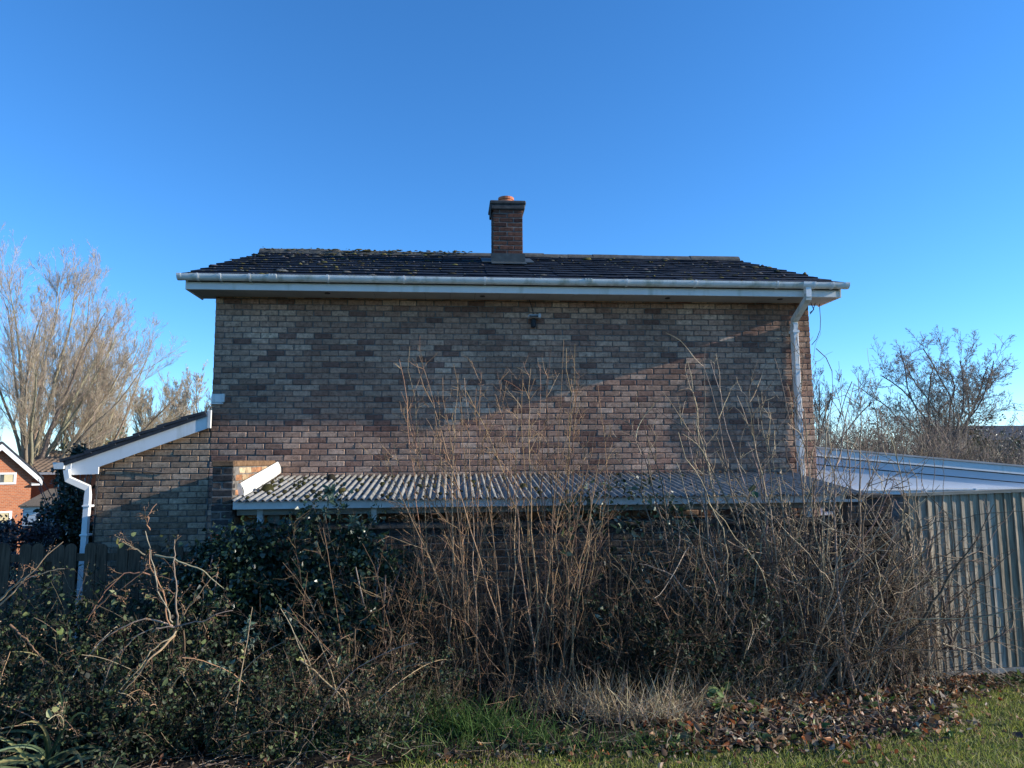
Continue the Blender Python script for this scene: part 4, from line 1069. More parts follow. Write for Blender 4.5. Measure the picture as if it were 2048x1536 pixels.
# --- brown brush round the foot of the canes
def brush(name, label, xr, yr, n, H, pal, seed, kids=5, wig=.13, lean=.35, r=.0045, kidL=.3, droop=-.02, group=None, cat='shrub', env=None, singles=0, r1=.3):
    global rng
    keep = rng; rng = np.random.default_rng(seed)
    X = rng.uniform(*xr, n); Y = rng.uniform(*yr, n); Z = gz(X, Y); st = np.stack([X, Y, Z], -1)
    t = thing(name, label, cat, (float(np.mean(xr)), float(np.mean(yr)), float(gz(np.mean(xr), np.mean(yr)))), group)
    d = np.concatenate([rng.normal(0, lean, (n, 2)), np.ones((n, 1))], 1); L = H*rng.uniform(.45, 1.15, n)
    if env is not None: L = L*env(X, Y)
    P = grow(st, d, L, 9, wig, (0, 0, droop)); rr = r*rng.uniform(.6, 1.5, n)
    cols = palette(pal, n); tw = Big()
    for i in range(min(singles, n)): one_tube('stem', P[i], rr[i]*1.5, rr[i]*r1*1.3, cols[i], 'twig', t, 5)
    if n > singles: tubes(tw, P[singles:], rr[singles:], rr[singles:]*r1, cols[singles:], 4)
    P2, P3 = twigs_on(tw, P, kids, kidL, pal, r*.55, (.3, 1.1), 0, wig*1.3)
    tag(fixo(tw.build('twigs', MT['twig'], t), t), kind='stuff')
    rng = keep
    return t, P, P2, P3
brush('brown_brush', 'dense red brown twiggy brush around the foot of the tall canes', (2.3, 5.0), (-2.7, -1.85), 330, 1.15, [(.22, .125, .065), (.06, .04, .028), (.04, .03, .023), (.30, .18, .10)], 102, 4, .12, .34, .0045, .34)
brush('brown_brush', 'thin brown twigs sprawling low in front of the tall canes', (1.6, 4.6), (-3.3, -2.6), 120, .62, [(.08, .055, .04), (.05, .037, .028), (.24, .17, .10)], 103, 4, .16, .55, .0038, .26, droop=-.06)

FILL = [(.30, .20, .115), (.16, .10, .06), (.07, .05, .035), (.045, .034, .026), (.26, .17, .10), (.10, .075, .05)]
brush('fine_brush', 'fine dark twigs filling the gap between the ivy and the tall canes', (1.7, 3.1), (-2.5, -1.85), 150, 1.65, FILL, 104, 7, .10, .28, .0042, .40)
brush('fine_brush', 'fine dark twigs standing against the garden wall right of the tall canes', (4.5, 6.2), (-2.5, -1.85), 190, 1.6, FILL, 105, 7, .12, .30, .0044, .40)
brush('fine_brush', 'fine twigs crowding the garden wall beside the board fence', (6.1, 7.9), (-2.5, -1.9), 170, 1.5, FILL+GREYT, 106, 7, .14, .32, .0044, .40)
# --- B/J: tangled grey woody shrub on the right
rng = np.random.default_rng(110)
rs = thing('tangled_shrub', 'tangled grey brown bare shrub between the tall canes and the board fence', 'shrub', (6.6, -2.2, -.6))
rt = [(1408, 700), (1388, 712), (1480, 745), (1428, 712), (1545, 700), (1352, 720), (1300, 800), (1330, 790), (1520, 770), (1565, 800), (1450, 800), (1600, 830), (1640, 800), (1662, 770), (1702, 762), (1730, 775), (1580, 860), (1500, 880), (1680, 860), (1720, 850), (1780, 880), (1800, 930), (1620, 900), (1385, 850), (1250, 840), (1290, 880), (1420, 900), (1540, 920), (1660, 930), (1750, 950), (1465, 940), (1335, 920), (1830, 985), (1868, 1040), (1560, 960), (1610, 965)]
rt += [(float(rng.uniform(1270, 1850)), float(rng.uniform(940, 1180))) for _ in range(40)]
PP = []
for xt, yt in rt:
    T = atY(xt, yt, rng.uniform(-2.5, -1.95)); xb = rng.choice([1500, 1600, 1690, 1770])*.6+.4*xt*.98+rng.normal(0, 35)
    Bp = onground(np.clip(xb, 1330, 1800), rng.uniform(1355, 1400)); Bp[1] = min(Bp[1], -1.9); Bp[2] = gz(Bp[0], Bp[1])
    Cc = Bp*.45+T*.55+np.array([rng.normal(0.15, .25), rng.normal(-.1, .12), rng.uniform(.1, .45)])
    P = bez(Bp, Cc, T, 16, .016); PP.append(P)
    one_tube('stem', P, rng.uniform(.007, .016), .003, palette(GREYT, 1, .12)[0], 'twig', rs)
PP = np.array(PP); tw = Big()
P2, P3 = twigs_on(tw, PP, 8, .62, GREYT, .0045, (.3, 1.0), .0, .17, 2, .15)
n = 170; st = np.stack([rng.uniform(5.2, 8.1, n), rng.uniform(-2.6, -1.85, n), rng.uniform(-.55, .8, n)], -1)
P = grow(st, rng.normal(0, 1, (n, 3))*np.array([1, .2, .8])+np.array([0, 0, .35]), rng.uniform(.7, 2.0, n), 16, .15); tubes(tw, P, .006, .003, palette(GREYT, n), 4, jit=.15)
tag(fixo(tw.build('twigs', MT['twig'], rs), rs), kind='stuff')
brush('dry_stalks', 'pale dry stalks leaning at the foot of the tangled grey shrub', (4.9, 7.9), (-2.75, -1.85), 260, .62, [(.36, .27, .17), (.20, .145, .095), (.11, .085, .06)], 111, 2, .08, .30, .0036, .25)
# --- low dark branching shrub before the fence
rng = np.random.default_rng(115)
ds = thing('dark_branch_shrub', 'dark low branch with forked twigs reaching across the foot of the board fence', 'shrub', (7.3, -2.4, -.55))
dark = [(.09, .065, .05), (.12, .085, .065)]
paths = [((1660, 1345), (1790, 1315), (1905, 1300)), ((1690, 1340), (1800, 1290), (1960, 1195)), ((1700, 1330), (1780, 1200), (1925, 1110)), ((1880, 1302), (1930, 1270), (1950, 1170)), ((1900, 1300), (1975, 1290), (2010, 1255)), ((1905, 1300), (1890, 1240), (1870, 1160)),
         ((1760, 1290), (1870, 1240), (2040, 1110)), ((1800, 1280), (1900, 1180), (1985, 1010)), ((1680, 1300), (1760, 1180), (1835, 1060))]
PD = []
for a, c, e in paths:
    y = rng.uniform(-2.5, -2.2); P = bez(atY(*a, y-.05), atY(*c, y), atY(*e, y+.02), 14, .012); PD.append(P); one_tube('branch', P, rng.uniform(.010, .018), .004, palette(dark, 1)[0], 'twig', ds)
g = onground(1640, 1375); P = bez(g, atY(1650, 1340, -2.3), atY(1700, 1325, -2.3), 8, .01); one_tube('branch', P, .024, .016, dark[0], 'twig', ds)
tw = Big(); twigs_on(tw, np.array(PD), 12, .38, dark+GREYT[:1], .0042, (.3, 1.0), .02, .2, 4, .15); tag(fixo(tw.build('twigs', MT['twig'], ds), ds), kind='stuff')
# --- climber on the downpipe
rng = np.random.default_rng(118)
cl = thing('bare_climber', 'bare climbing vine twined round the white downpipe at the house corner', 'climber', (7.66, -.15, 1.4))
for k in range(9):
    z0 = rng.uniform(1.3, 2.2); n = 16; t = np.linspace(0, 1, n); zz = z0+t*rng.uniform(.9, 1.5)
    ph = rng.uniform(0, 6.28); P = np.stack([7.69+.075*np.cos(ph+t*rng.uniform(3, 8))+rng.normal(0, .012, n)-.04*t, -.09-.06*np.abs(np.sin(ph+t*5))-.02, zz], -1)
    one_tube('stem', P, .0045, .003, palette(dark+GREYT, 1)[0], 'twig', cl, 5)
tw = Big(); n = 40; st = np.stack([rng.uniform(7.3, 7.95, n), rng.uniform(-.16, -.03, n), rng.uniform(1.5, 3.55, n)], -1)
P = grow(st, rng.normal(0, 1, (n, 3))*np.array([1, .12, .8]), rng.uniform(.15, .5, n), 9, .25); P[..., 1] = np.clip(P[..., 1], -.35, -.008); tubes(tw, P, .0035, .002, palette(GREYT+dark, n), 3)
for pts in ([(1632, 697), (1652, 715), (1664, 742), (1666, 785), (1660, 830), (1662, 900)], [(1704, 763), (1692, 790), (1680, 830), (1668, 880), (1655, 930)], [(1640, 835), (1660, 800), (1690, 790), (1712, 806)], [(1630, 800), (1650, 860), (1680, 900), (1690, 960)]):
    Pq = np.array([atY(x, y, -.9) for x, y in pts])[None]; tubes(tw, Pq, .006, .004, palette(dark, 1), 5)
tag(fixo(tw.build('tendrils', MT['twig'], cl), cl), kind='stuff')

# --- E: arching bramble on the left
rng = np.random.default_rng(120)
bm_ = thing('arching_bramble', 'arching bramble with bare tan canes curving over the dark undergrowth', 'bramble', (.75, -2.75, -.52))
arcs = [((345, 1252), (250, 1210), (170, 1312)), ((350, 1255), (255, 1230), (208, 1372)), ((352, 1262), (300, 1300), (235, 1392)), ((350, 1270), (290, 1330), (240, 1402)), ((340, 1250), (300, 1180), (290, 1110)), ((345, 1245), (318, 1190), (300, 1060)), ((300, 1060), (294, 1040), (325, 1000)),
        ((290, 1110), (250, 1080), (235, 1075)), ((355, 1250), (360, 1180), (356, 1080)), ((300, 1150), (220, 1130), (160, 1240)), ((345, 1255), (400, 1230), (470, 1210)), ((350, 1270), (370, 1200), (430, 1150)), ((0, 1200), (70, 1150), (150, 1140)), ((0, 1210), (60, 1160), (130, 1100)), ((310, 1110), (400, 1130), (460, 1180)),
        ((180, 1230), (230, 1180), (290, 1150)), ((380, 1470), (420, 1480), (440, 1440)), ((360, 1465), (400, 1485), (432, 1455)), ((600, 1320), (700, 1400), (760, 1480)), ((20, 1250), (60, 1290), (100, 1330))]
PA = []
for a, c, e in arcs:
    y = (-3.35 if a[1] > 1180 else -2.7)+rng.uniform(-.15, .15); P = bez(atY(*a, y), atY(*c, y-.1), atY(*e, y-.05), 14, .008); PA.append(P); one_tube('cane', P, rng.uniform(.005, .0095), .0035, palette([(.36, .25, .15), (.30, .17, .10), (.26, .21, .15)], 1)[0], 'twig', bm_)
for xb in (335, 345, 352, 20, 160, 700):
    g = onground(xb, 1440); P = bez(g, g+np.array([0, 0, .4]), atY(xb+rng.uniform(0, 15), 1255 if xb > 300 else 1300, -3.3 if xb > 300 else -2.85), 10, .01); one_tube('cane', P, .010, .007, (.22, .15, .10), 'twig', bm_)
tw = Big(); P2, P3 = twigs_on(tw, np.array(PA), 5, .16, [(.30, .19, .11), (.22, .13, .08)], .0025, (.4, 1.1), -.02, .2, 3, .2)
ends = np.concatenate([P2[:, -1], P3[:, -1]]); seeds = np.repeat(ends, 3, 0)+rng.normal(0, .012, (len(ends)*3, 3)); leaves(tw, seeds, rng.uniform(.006, .014, len(seeds)), palette([(.24, .13, .07), (.17, .10, .06), (.30, .2, .12)], len(seeds)))
tag(fixo(tw.build('twigs', MT['twig'], bm_), bm_), kind='stuff')
lmesh = []
def single_leaf(pos, size, col, parent, shape=LEAF, mt='leaf', d=None, up=None):
    g = Big(); leaves(g, np.array([pos]), size, np.array([col]), shape, d=d, up=up, spread=.5); return fixo(g.build('leaf', MT[mt], parent), parent)
YG = [(.20, .22, .06), (.26, .27, .10), (.16, .19, .06), (.30, .30, .14)]
for x, y in ((300, 1100), (245, 1085), (232, 1088), (262, 1072), (320, 1073), (232, 1190), (228, 1198), (238, 1203), (292, 1178), (300, 1188), (440, 1215), (435, 1205), (478, 1200), (425, 1190), (432, 1235), (360, 1310), (378, 1280), (385, 1300), (122, 1270), (130, 1280), (115, 1262), (140, 1258), (405, 1290), (320, 1150), (60, 1225), (95, 1180), (420, 1435), (430, 1440), (112, 1152), (105, 1148)):
    single_leaf(atY(x, y, (-3.35 if y > 1180 else -2.8)+rng.uniform(-.1, .1)), rng.uniform(.045, .075), palette(YG, 1)[0], bm_)
# --- low dark undergrowth on the left
UG = [(.030, .052, .018), (.018, .032, .013), (.05, .075, .026), (.014, .022, .012), (.11, .135, .055), (.035, .03, .018), (.04, .065, .03)]
rng = np.random.default_rng(122)
def undergrowth(label, xr, yr, n, H, seed, nleaf, lsz, pal=UG, tcols=[(.045, .033, .024), (.075, .054, .038), (.03, .024, .02), (.18, .13, .08)], kids=4):
    t, P, P2, P3 = brush('undergrowth_shrub', label, xr, yr, n, H, tcols, seed, kids, .15, .5, .004, .26, -.03, 'low shrubs in the bed')
    global rng
    rng = np.random.default_rng(seed+500)
    src = np.concatenate([P[:, 2:].reshape(-1, 3), P2.reshape(-1, 3), P3.reshape(-1, 3)]); pp = src[rng.integers(0, len(src), nleaf)]+rng.normal(0, .03, (nleaf, 3))
    lf = Big(); leaves(lf, pp, lsz*rng.uniform(.5, 1.4, nleaf), palette(pal, nleaf, .25), LEAF, spread=1.1)
    tag(fixo(lf.build('foliage', MT['leaf'], t), t), kind='stuff')
undergrowth('dark leafy undergrowth in front of the paling fence', (-1.4, .45), (-2.7, -1.35), 240, 1.3, 130, 14000, .036)
undergrowth('dark bramble undergrowth below the arching tan canes', (.2, 1.6), (-3.3, -2.1), 220, .95, 131, 14000, .034)
undergrowth('low dark undergrowth beside the strap leaved plant', (-.6, .9), (-3.7, -2.7), 200, .62, 132, 11000, .034)
undergrowth('dark undergrowth between the ivy mass and the tall canes', (1.4, 2.9), (-3.2, -2.0), 220, .80, 133, 11000, .03)
undergrowth('low dark undergrowth along the lawn below the ivy mass', (.7, 2.6), (-3.8, -2.9), 200, .45, 134, 9000, .03)
undergrowth('small leaved evergreen growth at the right foot of the tall canes', (4.6, 5.6), (-2.5, -1.85), 120, 1.0, 135, 3600, .04, pal=[(.03, .045, .02), (.05, .065, .03), (.04, .06, .03)], tcols=GREYT)
brush('dead_stalks', 'criss cross of dead brown stalks over the undergrowth left of the ivy', (-.9, 1.3), (-3.6, -2.4), 140, .75, [(.20, .145, .09), (.10, .075, .05), (.26, .19, .12)], 136, 4, .09, .85, .0032, .22)
brush('dead_stalks', 'dead grey stalks with seed heads below the ivy and left of the tall canes', (1.2, 3.0), (-3.5, -2.5), 150, .7, [(.20, .14, .085), (.10, .075, .055), (.25, .17, .10)], 137, 5, .09, .7, .0032, .22)
undergrowth('dark leafy growth smothering the garden wall right of the tall canes', (4.3, 5.9), (-2.45, -1.85), 140, 1.55, 138, 4500, .042, pal=[(.02, .034, .016), (.035, .05, .022), (.012, .02, .012), (.06, .075, .035)])
undergrowth('dark leafy growth between the ivy mass and the paling fence', (-.2, 1.1), (-2.4, -1.5), 150, 1.5, 139, 6500, .036)
rng = np.random.default_rng(127)
for gi, (xr, lab) in enumerate((((-.7, .9), 'low bramble with tan arching canes and pale leaves among the strap leaves'), ((.7, 2.4), 'low bramble with tan arching canes and pale leaves below the ivy mass'))):
    t = thing('low_bramble', lab, 'bramble', (sum(xr)/2, -3.3, float(gz(0, -3.3))), 'low brambles at the front of the bed')
    n = 22; X = rng.uniform(*xr, n); Y = rng.uniform(-3.75, -3.0, n); st = np.stack([X, Y, gz(X, Y)], -1)
    P = grow(st, np.stack([rng.normal(0, .55, n), rng.normal(-.1, .3, n), np.ones(n)], -1), rng.uniform(.7, 1.35, n), 14, .05, (0, -.01, -.10))
    for i in range(n): one_tube('cane', P[i], rng.uniform(.004, .007), .0028, palette([(.40, .27, .16), (.34, .20, .12), (.30, .24, .16)], 1)[0], 'twig', t, 5)
    tw = Big(); P2, P3 = twigs_on(tw, P, 5, .16, [(.30, .19, .11), (.24, .15, .09), (.36, .26, .16)], .0022, (.4, 1.1), -.02, .2, 3, .3)
    ends = np.concatenate([P2[:, -1], P3[:, -1]]); sd = np.repeat(ends, 3, 0)+rng.normal(0, .012, (len(ends)*3, 3)); leaves(tw, sd, rng.uniform(.006, .015, len(sd)), palette([(.28, .16, .085), (.20, .12, .07), (.34, .24, .14)], len(sd)))
    tag(fixo(tw.build('twigs', MT['twig'], t), t), kind='stuff')
    for j in range(34): single_leaf(P[rng.integers(0, n), rng.integers(4, 14)]+rng.normal(0, .03, 3), rng.uniform(.035, .065), palette(YG+[(.10, .13, .05), (.07, .10, .04)], 1)[0], t)
# --- D: ivy mass over the garden wall
IV = [(.020, .042, .022), (.030, .055, .026), (.014, .030, .018), (.045, .07, .03)]
c = atY(585, 1130, -2.0); leafy_mass('ivy_mass', 'dark glossy ivy smothering the garden wall below the corrugated roof', 'ivy', (float(c[0]), -2.0, .50), (1.0, .26, .50), 16000, .043, IV, 140, IVY, rag=(.15, 1.55))
c = atY(455, 1180, -2.1); leafy_mass('ivy_mass', 'dark ivy climbing at the foot of the brick wing wall', 'ivy', (float(c[0]), -2.1, .38), (.42, .25, .55), 7500, .044, IV, 141, IVY, rag=(.15, 1.55))
c = atY(720, 1200, -2.2); leafy_mass('ivy_mass', 'dark ivy merging into the left side of the tall canes', 'ivy', (float(c[0]), -2.2, .25), (.5, .3, .5), 6000, .042, IV, 142, IVY, rag=(.15, 1.55))
rng = np.random.default_rng(145)
for x0, x1, y1, lab in ((560, 640, 1000, 'upright ivy shoot rising before the white fascia'), (620, 600, 1025, 'ivy shoot curling up left of the grey green shoot'), (700, 760, 1030, 'ivy shoot leaning towards the tall canes'), (520, 430, 1075, 'ivy shoot trailing across the foot of the wing wall'), (480, 400, 1120, 'long ivy shoot reaching left towards the paling fence'), (660, 690, 985, 'tall ivy shoot overlapping the corrugated roof')):
    a = atY(x0, 1150, -2.15); e = atY(x1, y1, -2.2); t = thing('ivy_shoot', lab, 'ivy', tuple(a), 'ivy shoots')
    P = bez(a, (a+e)/2+np.array([0, 0, .12]), e, 16, .008); one_tube('stem', P, .005, .003, (.10, .09, .05), 'twig', t)
    k = 90; pp = P[rng.integers(0, 16, k)]+rng.normal(0, .045, (k, 3)); lf = Big(); leaves(lf, pp, rng.uniform(.03, .055, k), palette(IV+[(.07, .10, .045)], k, .25), IVY, spread=.9); fixo(lf.build('foliage', MT['ivy'], t), t)
# --- bramble arch with leaves over the corrugated roof
rng = np.random.default_rng(150)
ba = thing('leafy_bramble', 'leafy bramble arching above the right half of the corrugated roof', 'bramble', (4.9, -2.1, -.58))
BP = []
for pts in ([(1120, 1390), (1090, 1150), (1135, 1040)], [(1135, 1040), (1200, 950), (1300, 985)], [(1300, 985), (1345, 1010), (1390, 1080)], [(1330, 1390), (1290, 1200), (1250, 1050)], [(1250, 1050), (1200, 1000), (1150, 1010)], [(640, 1390), (640, 1200), (655, 1010)], [(800, 1390), (770, 1200), (735, 1060)]):
    P = bez(onground(*pts[0]) if pts[0][1] > 1380 else atY(*pts[0], -2.1), atY(*pts[1], -2.1), atY(*pts[2], -2.1), 14, .008); BP.append(P); one_tube('cane', P, .006, .004, (.15, .11, .07), 'twig', ba)
GLF = [(.05, .085, .03), (.08, .11, .04), (.20, .23, .17), (.035, .06, .025), (.15, .18, .10)]
for P in BP[1:5]:
    for k in range(13):
        single_leaf(P[rng.integers(2, 14)]+rng.normal(0, .06, 3), rng.uniform(.05, .09), palette(GLF, 1)[0], ba, mt='ivy')
k = 620; src = np.concatenate(BP[1:5]); pp = src[rng.integers(0, len(src), k)]+rng.normal(0, 1, (k, 3))*np.array([.14, .07, .09]); lf = Big(); leaves(lf, pp, rng.uniform(.03, .065, k), palette(GLF+[(.03, .05, .022), (.025, .04, .02)], k, .2), LEAF, spread=.8)
tag(fixo(lf.build('foliage', MT['ivy'], ba), ba), kind='stuff')
for x, y in ((1125, 1075), (1140, 1062), (1150, 1070), (1235, 1045), (1245, 1055), (1262, 1060), (1340, 1040), (1350, 1050), (1500, 985), (1510, 980), (1178, 1235), (1185, 1250), (1190, 1228), (1240, 1330), (1258, 1335), (1268, 1328), (1452, 1310), (1535, 1320), (1528, 1328), (760, 1070), (755, 1080), (770, 1085), (1120, 1100), (1165, 1120), (1130, 1110), (1480, 1300), (1600, 1075)):
    single_leaf(atY(x, y, -2.35), rng.uniform(.06, .11), palette(GLF, 1)[0], ba, mt='ivy')
# --- H: grey-green sprigs
rng = np.random.default_rng(155)
SG = [(.16, .22, .16), (.12, .18, .12), (.21, .27, .20)]
for i, (x, y, Y, lab, sc) in enumerate(((440, 1330, -3.0, 'grey green leafy sprig right of the arching bramble', 1), (500, 1275, -2.8, 'grey green sprig on the dark undergrowth under the ivy', .8), (485, 1345, -3.1, 'second grey green sprig in the low undergrowth', .9), (520, 1440, -3.3, 'small grey green sprig near the lawn edge', .7),
        (655, 1000, -2.05, 'tall grey green shoot reaching over the corrugated roof edge', 1.1), (700, 1055, -2.05, 'drooping grey green shoot in front of the white fascia', 1.2), (565, 1235, -2.5, 'grey green sprig at the lower edge of the ivy', .9))):
    p = atY(x, y, Y); g = onground(x, 1440); g[1] = Y; g[2] = gz(g[0], Y); g[0] = p[0]+.05
    t = thing('buddleia_sprig', lab, 'plant', tuple(g), 'grey green sprigs'); P = bez(g, (g+p)/2+np.array([.08, 0, .05]), p, 10, .006); one_tube('stem', P, .006, .003, (.22, .20, .13), 'twig', t)
    lf = Big(); n = 70
    for c_ in range(5):
        cc = p+rng.normal(0, .06, 3)*sc; k = 14; leaves(lf, np.repeat(cc[None], k, 0), rng.uniform(.05, .09, k)*sc, palette(SG, k), LEAF_N, d=nrm(rng.normal(0, 1, (k, 3))+np.array([0, -.2, .1])))
    fixo(lf.build('foliage', MT['leaf'], t), t)
# --- G: strap-leaved plant, each blade its own part
rng = np.random.default_rng(160)
def strap(label, bx, by, n, L, w):
    g = onground(bx, by); t = thing('strap_leaf_plant', label, 'plant', tuple(g), 'strap leaved plants')
    for k in range(n):
        a = rng.uniform(-1.1, 1.1); d = np.array([[math.sin(a)*.8, rng.uniform(-.5, .3), 1.0]]); l = L*rng.uniform(.6, 1.1)
        P = grow(g[None]+rng.normal(0, .05, (1, 3))*np.array([1, 1, 0]), d, l, 12, .02, (math.sin(a)*.10-.05, -.06, -.17)); q = Big()
        c = palette([(.075, .105, .05), (.13, .155, .075), (.05, .075, .035), (.27, .24, .11)], 1)[0]
        # folded blade: two halves meeting at the midrib
        T = nrm(np.gradient(P, axis=1)); A = nrm(np.cross(T, np.array([0.2, -1, .3]))); tt = np.linspace(0, 1, 12); W = (w*rng.uniform(.7, 1.2)*np.clip(1.1*(1-tt**2.5), .04, 1))[None, :, None]
        up_ = np.cross(A, T); V = np.stack([P-A*W/2, P-up_*W*.18, P+A*W/2], 2)
        base = (np.arange(11)*3)[:, None]; Q = np.concatenate([base+np.array([[0, 1, 4, 3]]), base+np.array([[1, 2, 5, 4]])]); q.add(V, Q, c); fixo(q.build('blade', MT['leaf'], t, smooth=True), t)
strap('clump of long arching green strap leaves at the lawn edge below the bramble', 95, 1545, 13, .85, .026)
strap('strap leaved clump with drooping yellowed blades left of the arching bramble', 120, 1455, 14, 1.2, .028)
strap('few pale strap leaves standing beside the undergrowth by the lawn', 235, 1535, 8, .55, .022)
strap('narrow strap leaves spilling out below the paling fence', 15, 1500, 11, 1.1, .026)
# --- I: dry grass clumps and green tufts
rng = np.random.default_rng(170)
STR = [(.48, .39, .25), (.40, .31, .19), (.54, .45, .31), (.33, .25, .15)]
def tuft(name, label, x, y, n, L, pal, w, spread, mt, group, droop=-.10):
    g = onground(x, y); st = g+rng.normal(0, 1, (n, 3))*np.array([spread*.45, spread*.3, 0]); st[:, 2] = gz(st[:, 0], st[:, 1])
    d = np.concatenate([rng.normal(0, .45, (n, 2)), np.ones((n, 1))], 1); P = grow(st, d, L*rng.uniform(.45, 1.15, n), 7, .07, (0, -.02, droop)); q = Big(); ribbons(q, P, w*rng.uniform(.6, 1.3, n), palette(pal, n, .15))
    o = q.build(name, MT[mt]); tag(o, label, 'grass', group)
for x, y, n, L, sp, lab in ((1110, 1430, 170, .42, .28, 'dry straw grass clump at the foot of the tall canes'), (1190, 1445, 190, .48, .30, 'matted straw grass clump right of the tall canes'), (1265, 1455, 210, .46, .32, 'bushy straw grass clump with drooping blades'), (1335, 1450, 200, .44, .30, 'straw grass clump where the fallen leaves begin'), (1060, 1400, 110, .40, .25, 'small straw grass clump right under the tall canes'), (1400, 1420, 150, .42, .3, 'straw grass clump under the tangled grey shrub'),
        (810, 1475, 120, .42, .18, 'pale bleached grass clump standing alone at the lawn edge'), (745, 1500, 70, .35, .2, 'broken pale straw stems lying by the lawn edge'), (560, 1460, 90, .35, .3, 'dull straw grass clump under the low undergrowth'), (1500, 1400, 110, .4, .3, 'thin straw grass below the tangled grey shrub'), (1590, 1395, 110, .38, .3, 'thin straw grass close to the foot of the dark branch shrub')):
    tuft('dry_grass_clump', lab, x, y, n, L, STR, .006, sp, 'straw', 'dry grass clumps')
GRN = [(.055, .115, .028), (.075, .14, .035), (.035, .08, .02), (.11, .17, .05)]
for x, y, n, L, sp, lab in ((735, 1475, 130, .34, .3, 'dark green grass tuft left of the bleached grass clump'), (865, 1470, 150, .36, .28, 'green grass tuft right of the bleached grass clump'), (935, 1480, 150, .34, .28, 'lush green grass tuft below the tall canes'), (1000, 1470, 110, .30, .25, 'green grass tuft beside the dry straw clumps'), (660, 1505, 90, .24, .3, 'low green grass tuft by the bare lawn edge'), (880, 1420, 100, .35, .3, 'shaded green grass tuft under the brown brush'), (1075, 1490, 60, .26, .2, 'small green tuft among the straw clumps')):
    tuft('green_grass_tuft', lab, x, y, int(n*1.6), L*1.1, GRN, .008, sp, 'blade', 'green grass tufts')
q = Big()
for x in np.linspace(230, 1360, 18):
    g = onground(float(x+rng.uniform(-25, 25)), float(rng.uniform(1490, 1520))); n = 90; st = g+rng.normal(0, 1, (n, 3))*np.array([.16, .09, 0]); st[:, 2] = gz(st[:, 0], st[:, 1])
    ribbons(q, grow(st, np.concatenate([rng.normal(0, .5, (n, 2)), np.ones((n, 1))], 1), rng.uniform(.07, .24, n), 6, .07, (0, -.02, -.1)), .006, palette(GRN+[(.16, .20, .06)], n, .15))
tag(q.build('edge_grass', MT['blade']), 'ragged green grass growing along the front edge of the bed', 'grass', kind='stuff')
# --- L: leaf litter and weeds
rng = np.random.default_rng(180)
def litter(n, xr, yf, col, sz):
    X = rng.uniform(*xr, n); e = lawn_edge(X); Y = e+(-1.8-e)*rng.beta(*yf, n)-rng.exponential(.05, n); Y = np.where(X > 7.75, np.minimum(Y, -2.2-rng.uniform(0, .2, n)), Y); Z = gz(X, Y)+.03+rng.exponential(.014, n)
    return np.stack([X, Y, Z], -1)
lt_ = Big()
BRN = [(.20, .11, .055), (.30, .16, .075), (.13, .08, .05), (.36, .25, .15), (.27, .09, .035), (.09, .06, .045), (.42, .34, .24)]
P = litter(7200, (4.5, 8.4), (1.1, 1.5), None, None); leaves(lt_, P, np.minimum(rng.gamma(3, .011, len(P))+.013, .07), palette(BRN, len(P), .3), LEAF, up=(0, -.1, 1), spread=.8, curl=4)
P = litter(900, (-.5, 5.0), (.8, 2), None, None); leaves(lt_, P, rng.gamma(3, .009, len(P))+.012, palette(BRN, len(P), .3)*.8, LEAF, up=(0, -.1, 1), spread=.9, curl=4)
P = litter(1500, (4.9, 8.8), (1, 1.4), None, None); leaves(lt_, P, rng.gamma(3, .010, len(P))+.012, palette([(.07, .11, .03), (.12, .17, .05), (.05, .08, .03)], len(P), .3), LEAF, up=(0, -.1, 1), spread=.8, curl=2)
n = 2600; P = litter(n, (.5, 8.6), (1, 1.6), None, None); S = grow(P, rng.normal(0, 1, (n, 3))*np.array([1, 1, .25]), rng.uniform(.08, .3, n), 4, .15); S[..., 2] = np.maximum(S[..., 2], gz(S[..., 0], S[..., 1])+.02); tubes(lt_, S, .0028, .002, palette(GREYT, n), 3)
tag(lt_.build('leaf_litter', MT['leaf']), 'brown and orange fallen leaves with broken twigs spread along the bed', 'leaf litter', kind='stuff')
WG = [(.10, .17, .035), (.15, .22, .05), (.07, .12, .03), (.22, .27, .09)]
weeds = [(1440, 1430, .10, 'bushy green nettle like weed among the fallen leaves below the tangled shrub'), (1425, 1400, .07, 'yellow green weed at the edge of the straw grass'), (1625, 1465, .08, 'broad leaved green weed in the middle of the fallen leaves'), (1530, 1485, .07, 'bright yellow green weed near the lawn edge'), (1405, 1480, .06, 'small grey green weed at the lawn edge'), (1730, 1430, .06, 'small lime weed in the fallen leaves'), (1595, 1445, .07, 'dark green weed in the brown leaves'), (1820, 1480, .08, 'grey green rosette weed close to the lawn'), (1870, 1400, .07, 'leafy weed patch below the gravel board'), (1950, 1385, .07, 'lime weed patch on the grass by the gravel board'), (1340, 1500, .08, 'curved green leaf weed on the lawn edge by the straw clumps'), (1700, 1480, .06, 'pale rosette weed in the leaf litter'), (1900, 1480, .07, 'silvery rosette weed on the grass'), (1780, 1410, .06, 'lime weed beside the dark branch shrub'), (1500, 1440, .06, 'weed with pale leaves beside the nettle like weed')]
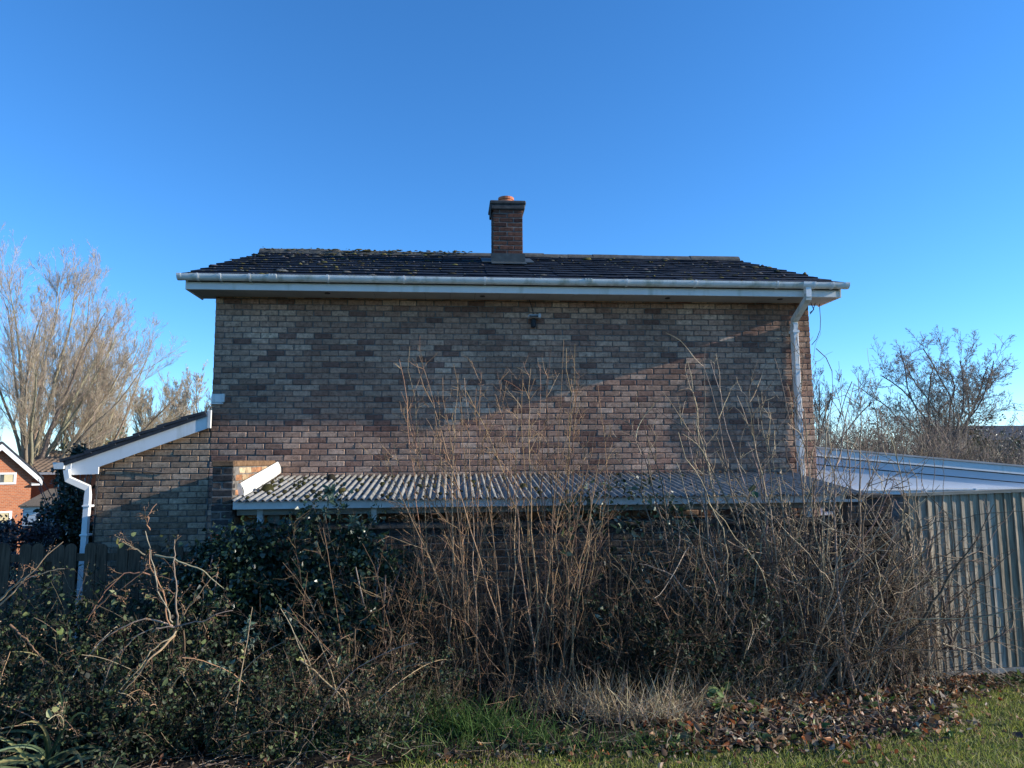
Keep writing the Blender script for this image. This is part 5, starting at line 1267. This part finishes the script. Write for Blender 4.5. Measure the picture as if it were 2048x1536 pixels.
for x, y, sz, lab in weeds:
    g = onground(x, y); t = thing('leafy_weed', lab, 'weed', tuple(g), 'weeds in the leaf litter')
    k = 16 if sz >= .1 else rng.integers(6, 11)
    for j in range(k):
        a = rng.uniform(0, 6.28); d = np.array([[math.cos(a), math.sin(a), rng.uniform(.1, .9)]]); z = rng.uniform(.02, .05) if sz < .1 else rng.uniform(.03, .22)
        single_leaf(g+np.array([rng.normal(0, .03), rng.normal(0, .03), z]), sz*rng.uniform(.7, 1.2), palette(WG, 1)[0], t, d=nrm(d))
# --- M: lawn
rng = np.random.default_rng(190)
n = 170000; X = rng.uniform(-2.0, 10.5, n); Y = rng.uniform(-5.2, -2.0, n)
ed = lawn_edge(X); pn = np.sin(X*3.7+1.3)*np.sin(Y*5.1+X*1.1)+.5*np.sin(X*9.1+Y*7.7); keep = (Y < ed+rng.normal(0, .13, n)+.22*pn) | ((pn > .75) & (X > 4.4) & (Y < -2.4) & (rng.random(n) < .6)); X, Y = X[keep], Y[keep]; n = len(X)
st = np.stack([X, Y, gz(X, Y)-.005], -1); d = np.concatenate([rng.normal(0, .55, (n, 2)), np.ones((n, 1))], 1)
patch = .5+.5*np.sin(X*2.3+1)*np.sin(Y*3.1+.5)
P = grow(st, d, rng.uniform(.03, .085, n)*(.7+.5*patch), 3, .2, (0, 0, -.1)); q = Big()
LG = [(.33, .36, .06), (.22, .27, .05), (.42, .42, .11), (.11, .16, .035), (.46, .40, .20)]
ribbons(q, P, rng.uniform(.003, .006, n), palette(LG, n, .2)); tag(q.build('lawn_grass', MT['blade']), 'short mossy green lawn grass along the front of the bed', 'grass', kind='stuff')
n = 900; X = rng.uniform(3, 10, n); Y = lawn_edge(X)-rng.exponential(.35, n); P = np.stack([X, Y, gz(X, Y)+.03+rng.exponential(.015, n)], -1); q = Big(); leaves(q, P, rng.gamma(3, .008, n)+.01, palette(BRN, n, .2), LEAF, up=(0, 0, 1), spread=.8, curl=4)
tag(q.build('scattered_leaves', MT['leaf']), 'scattered brown leaves lying on the lawn', 'leaf litter', kind='stuff')
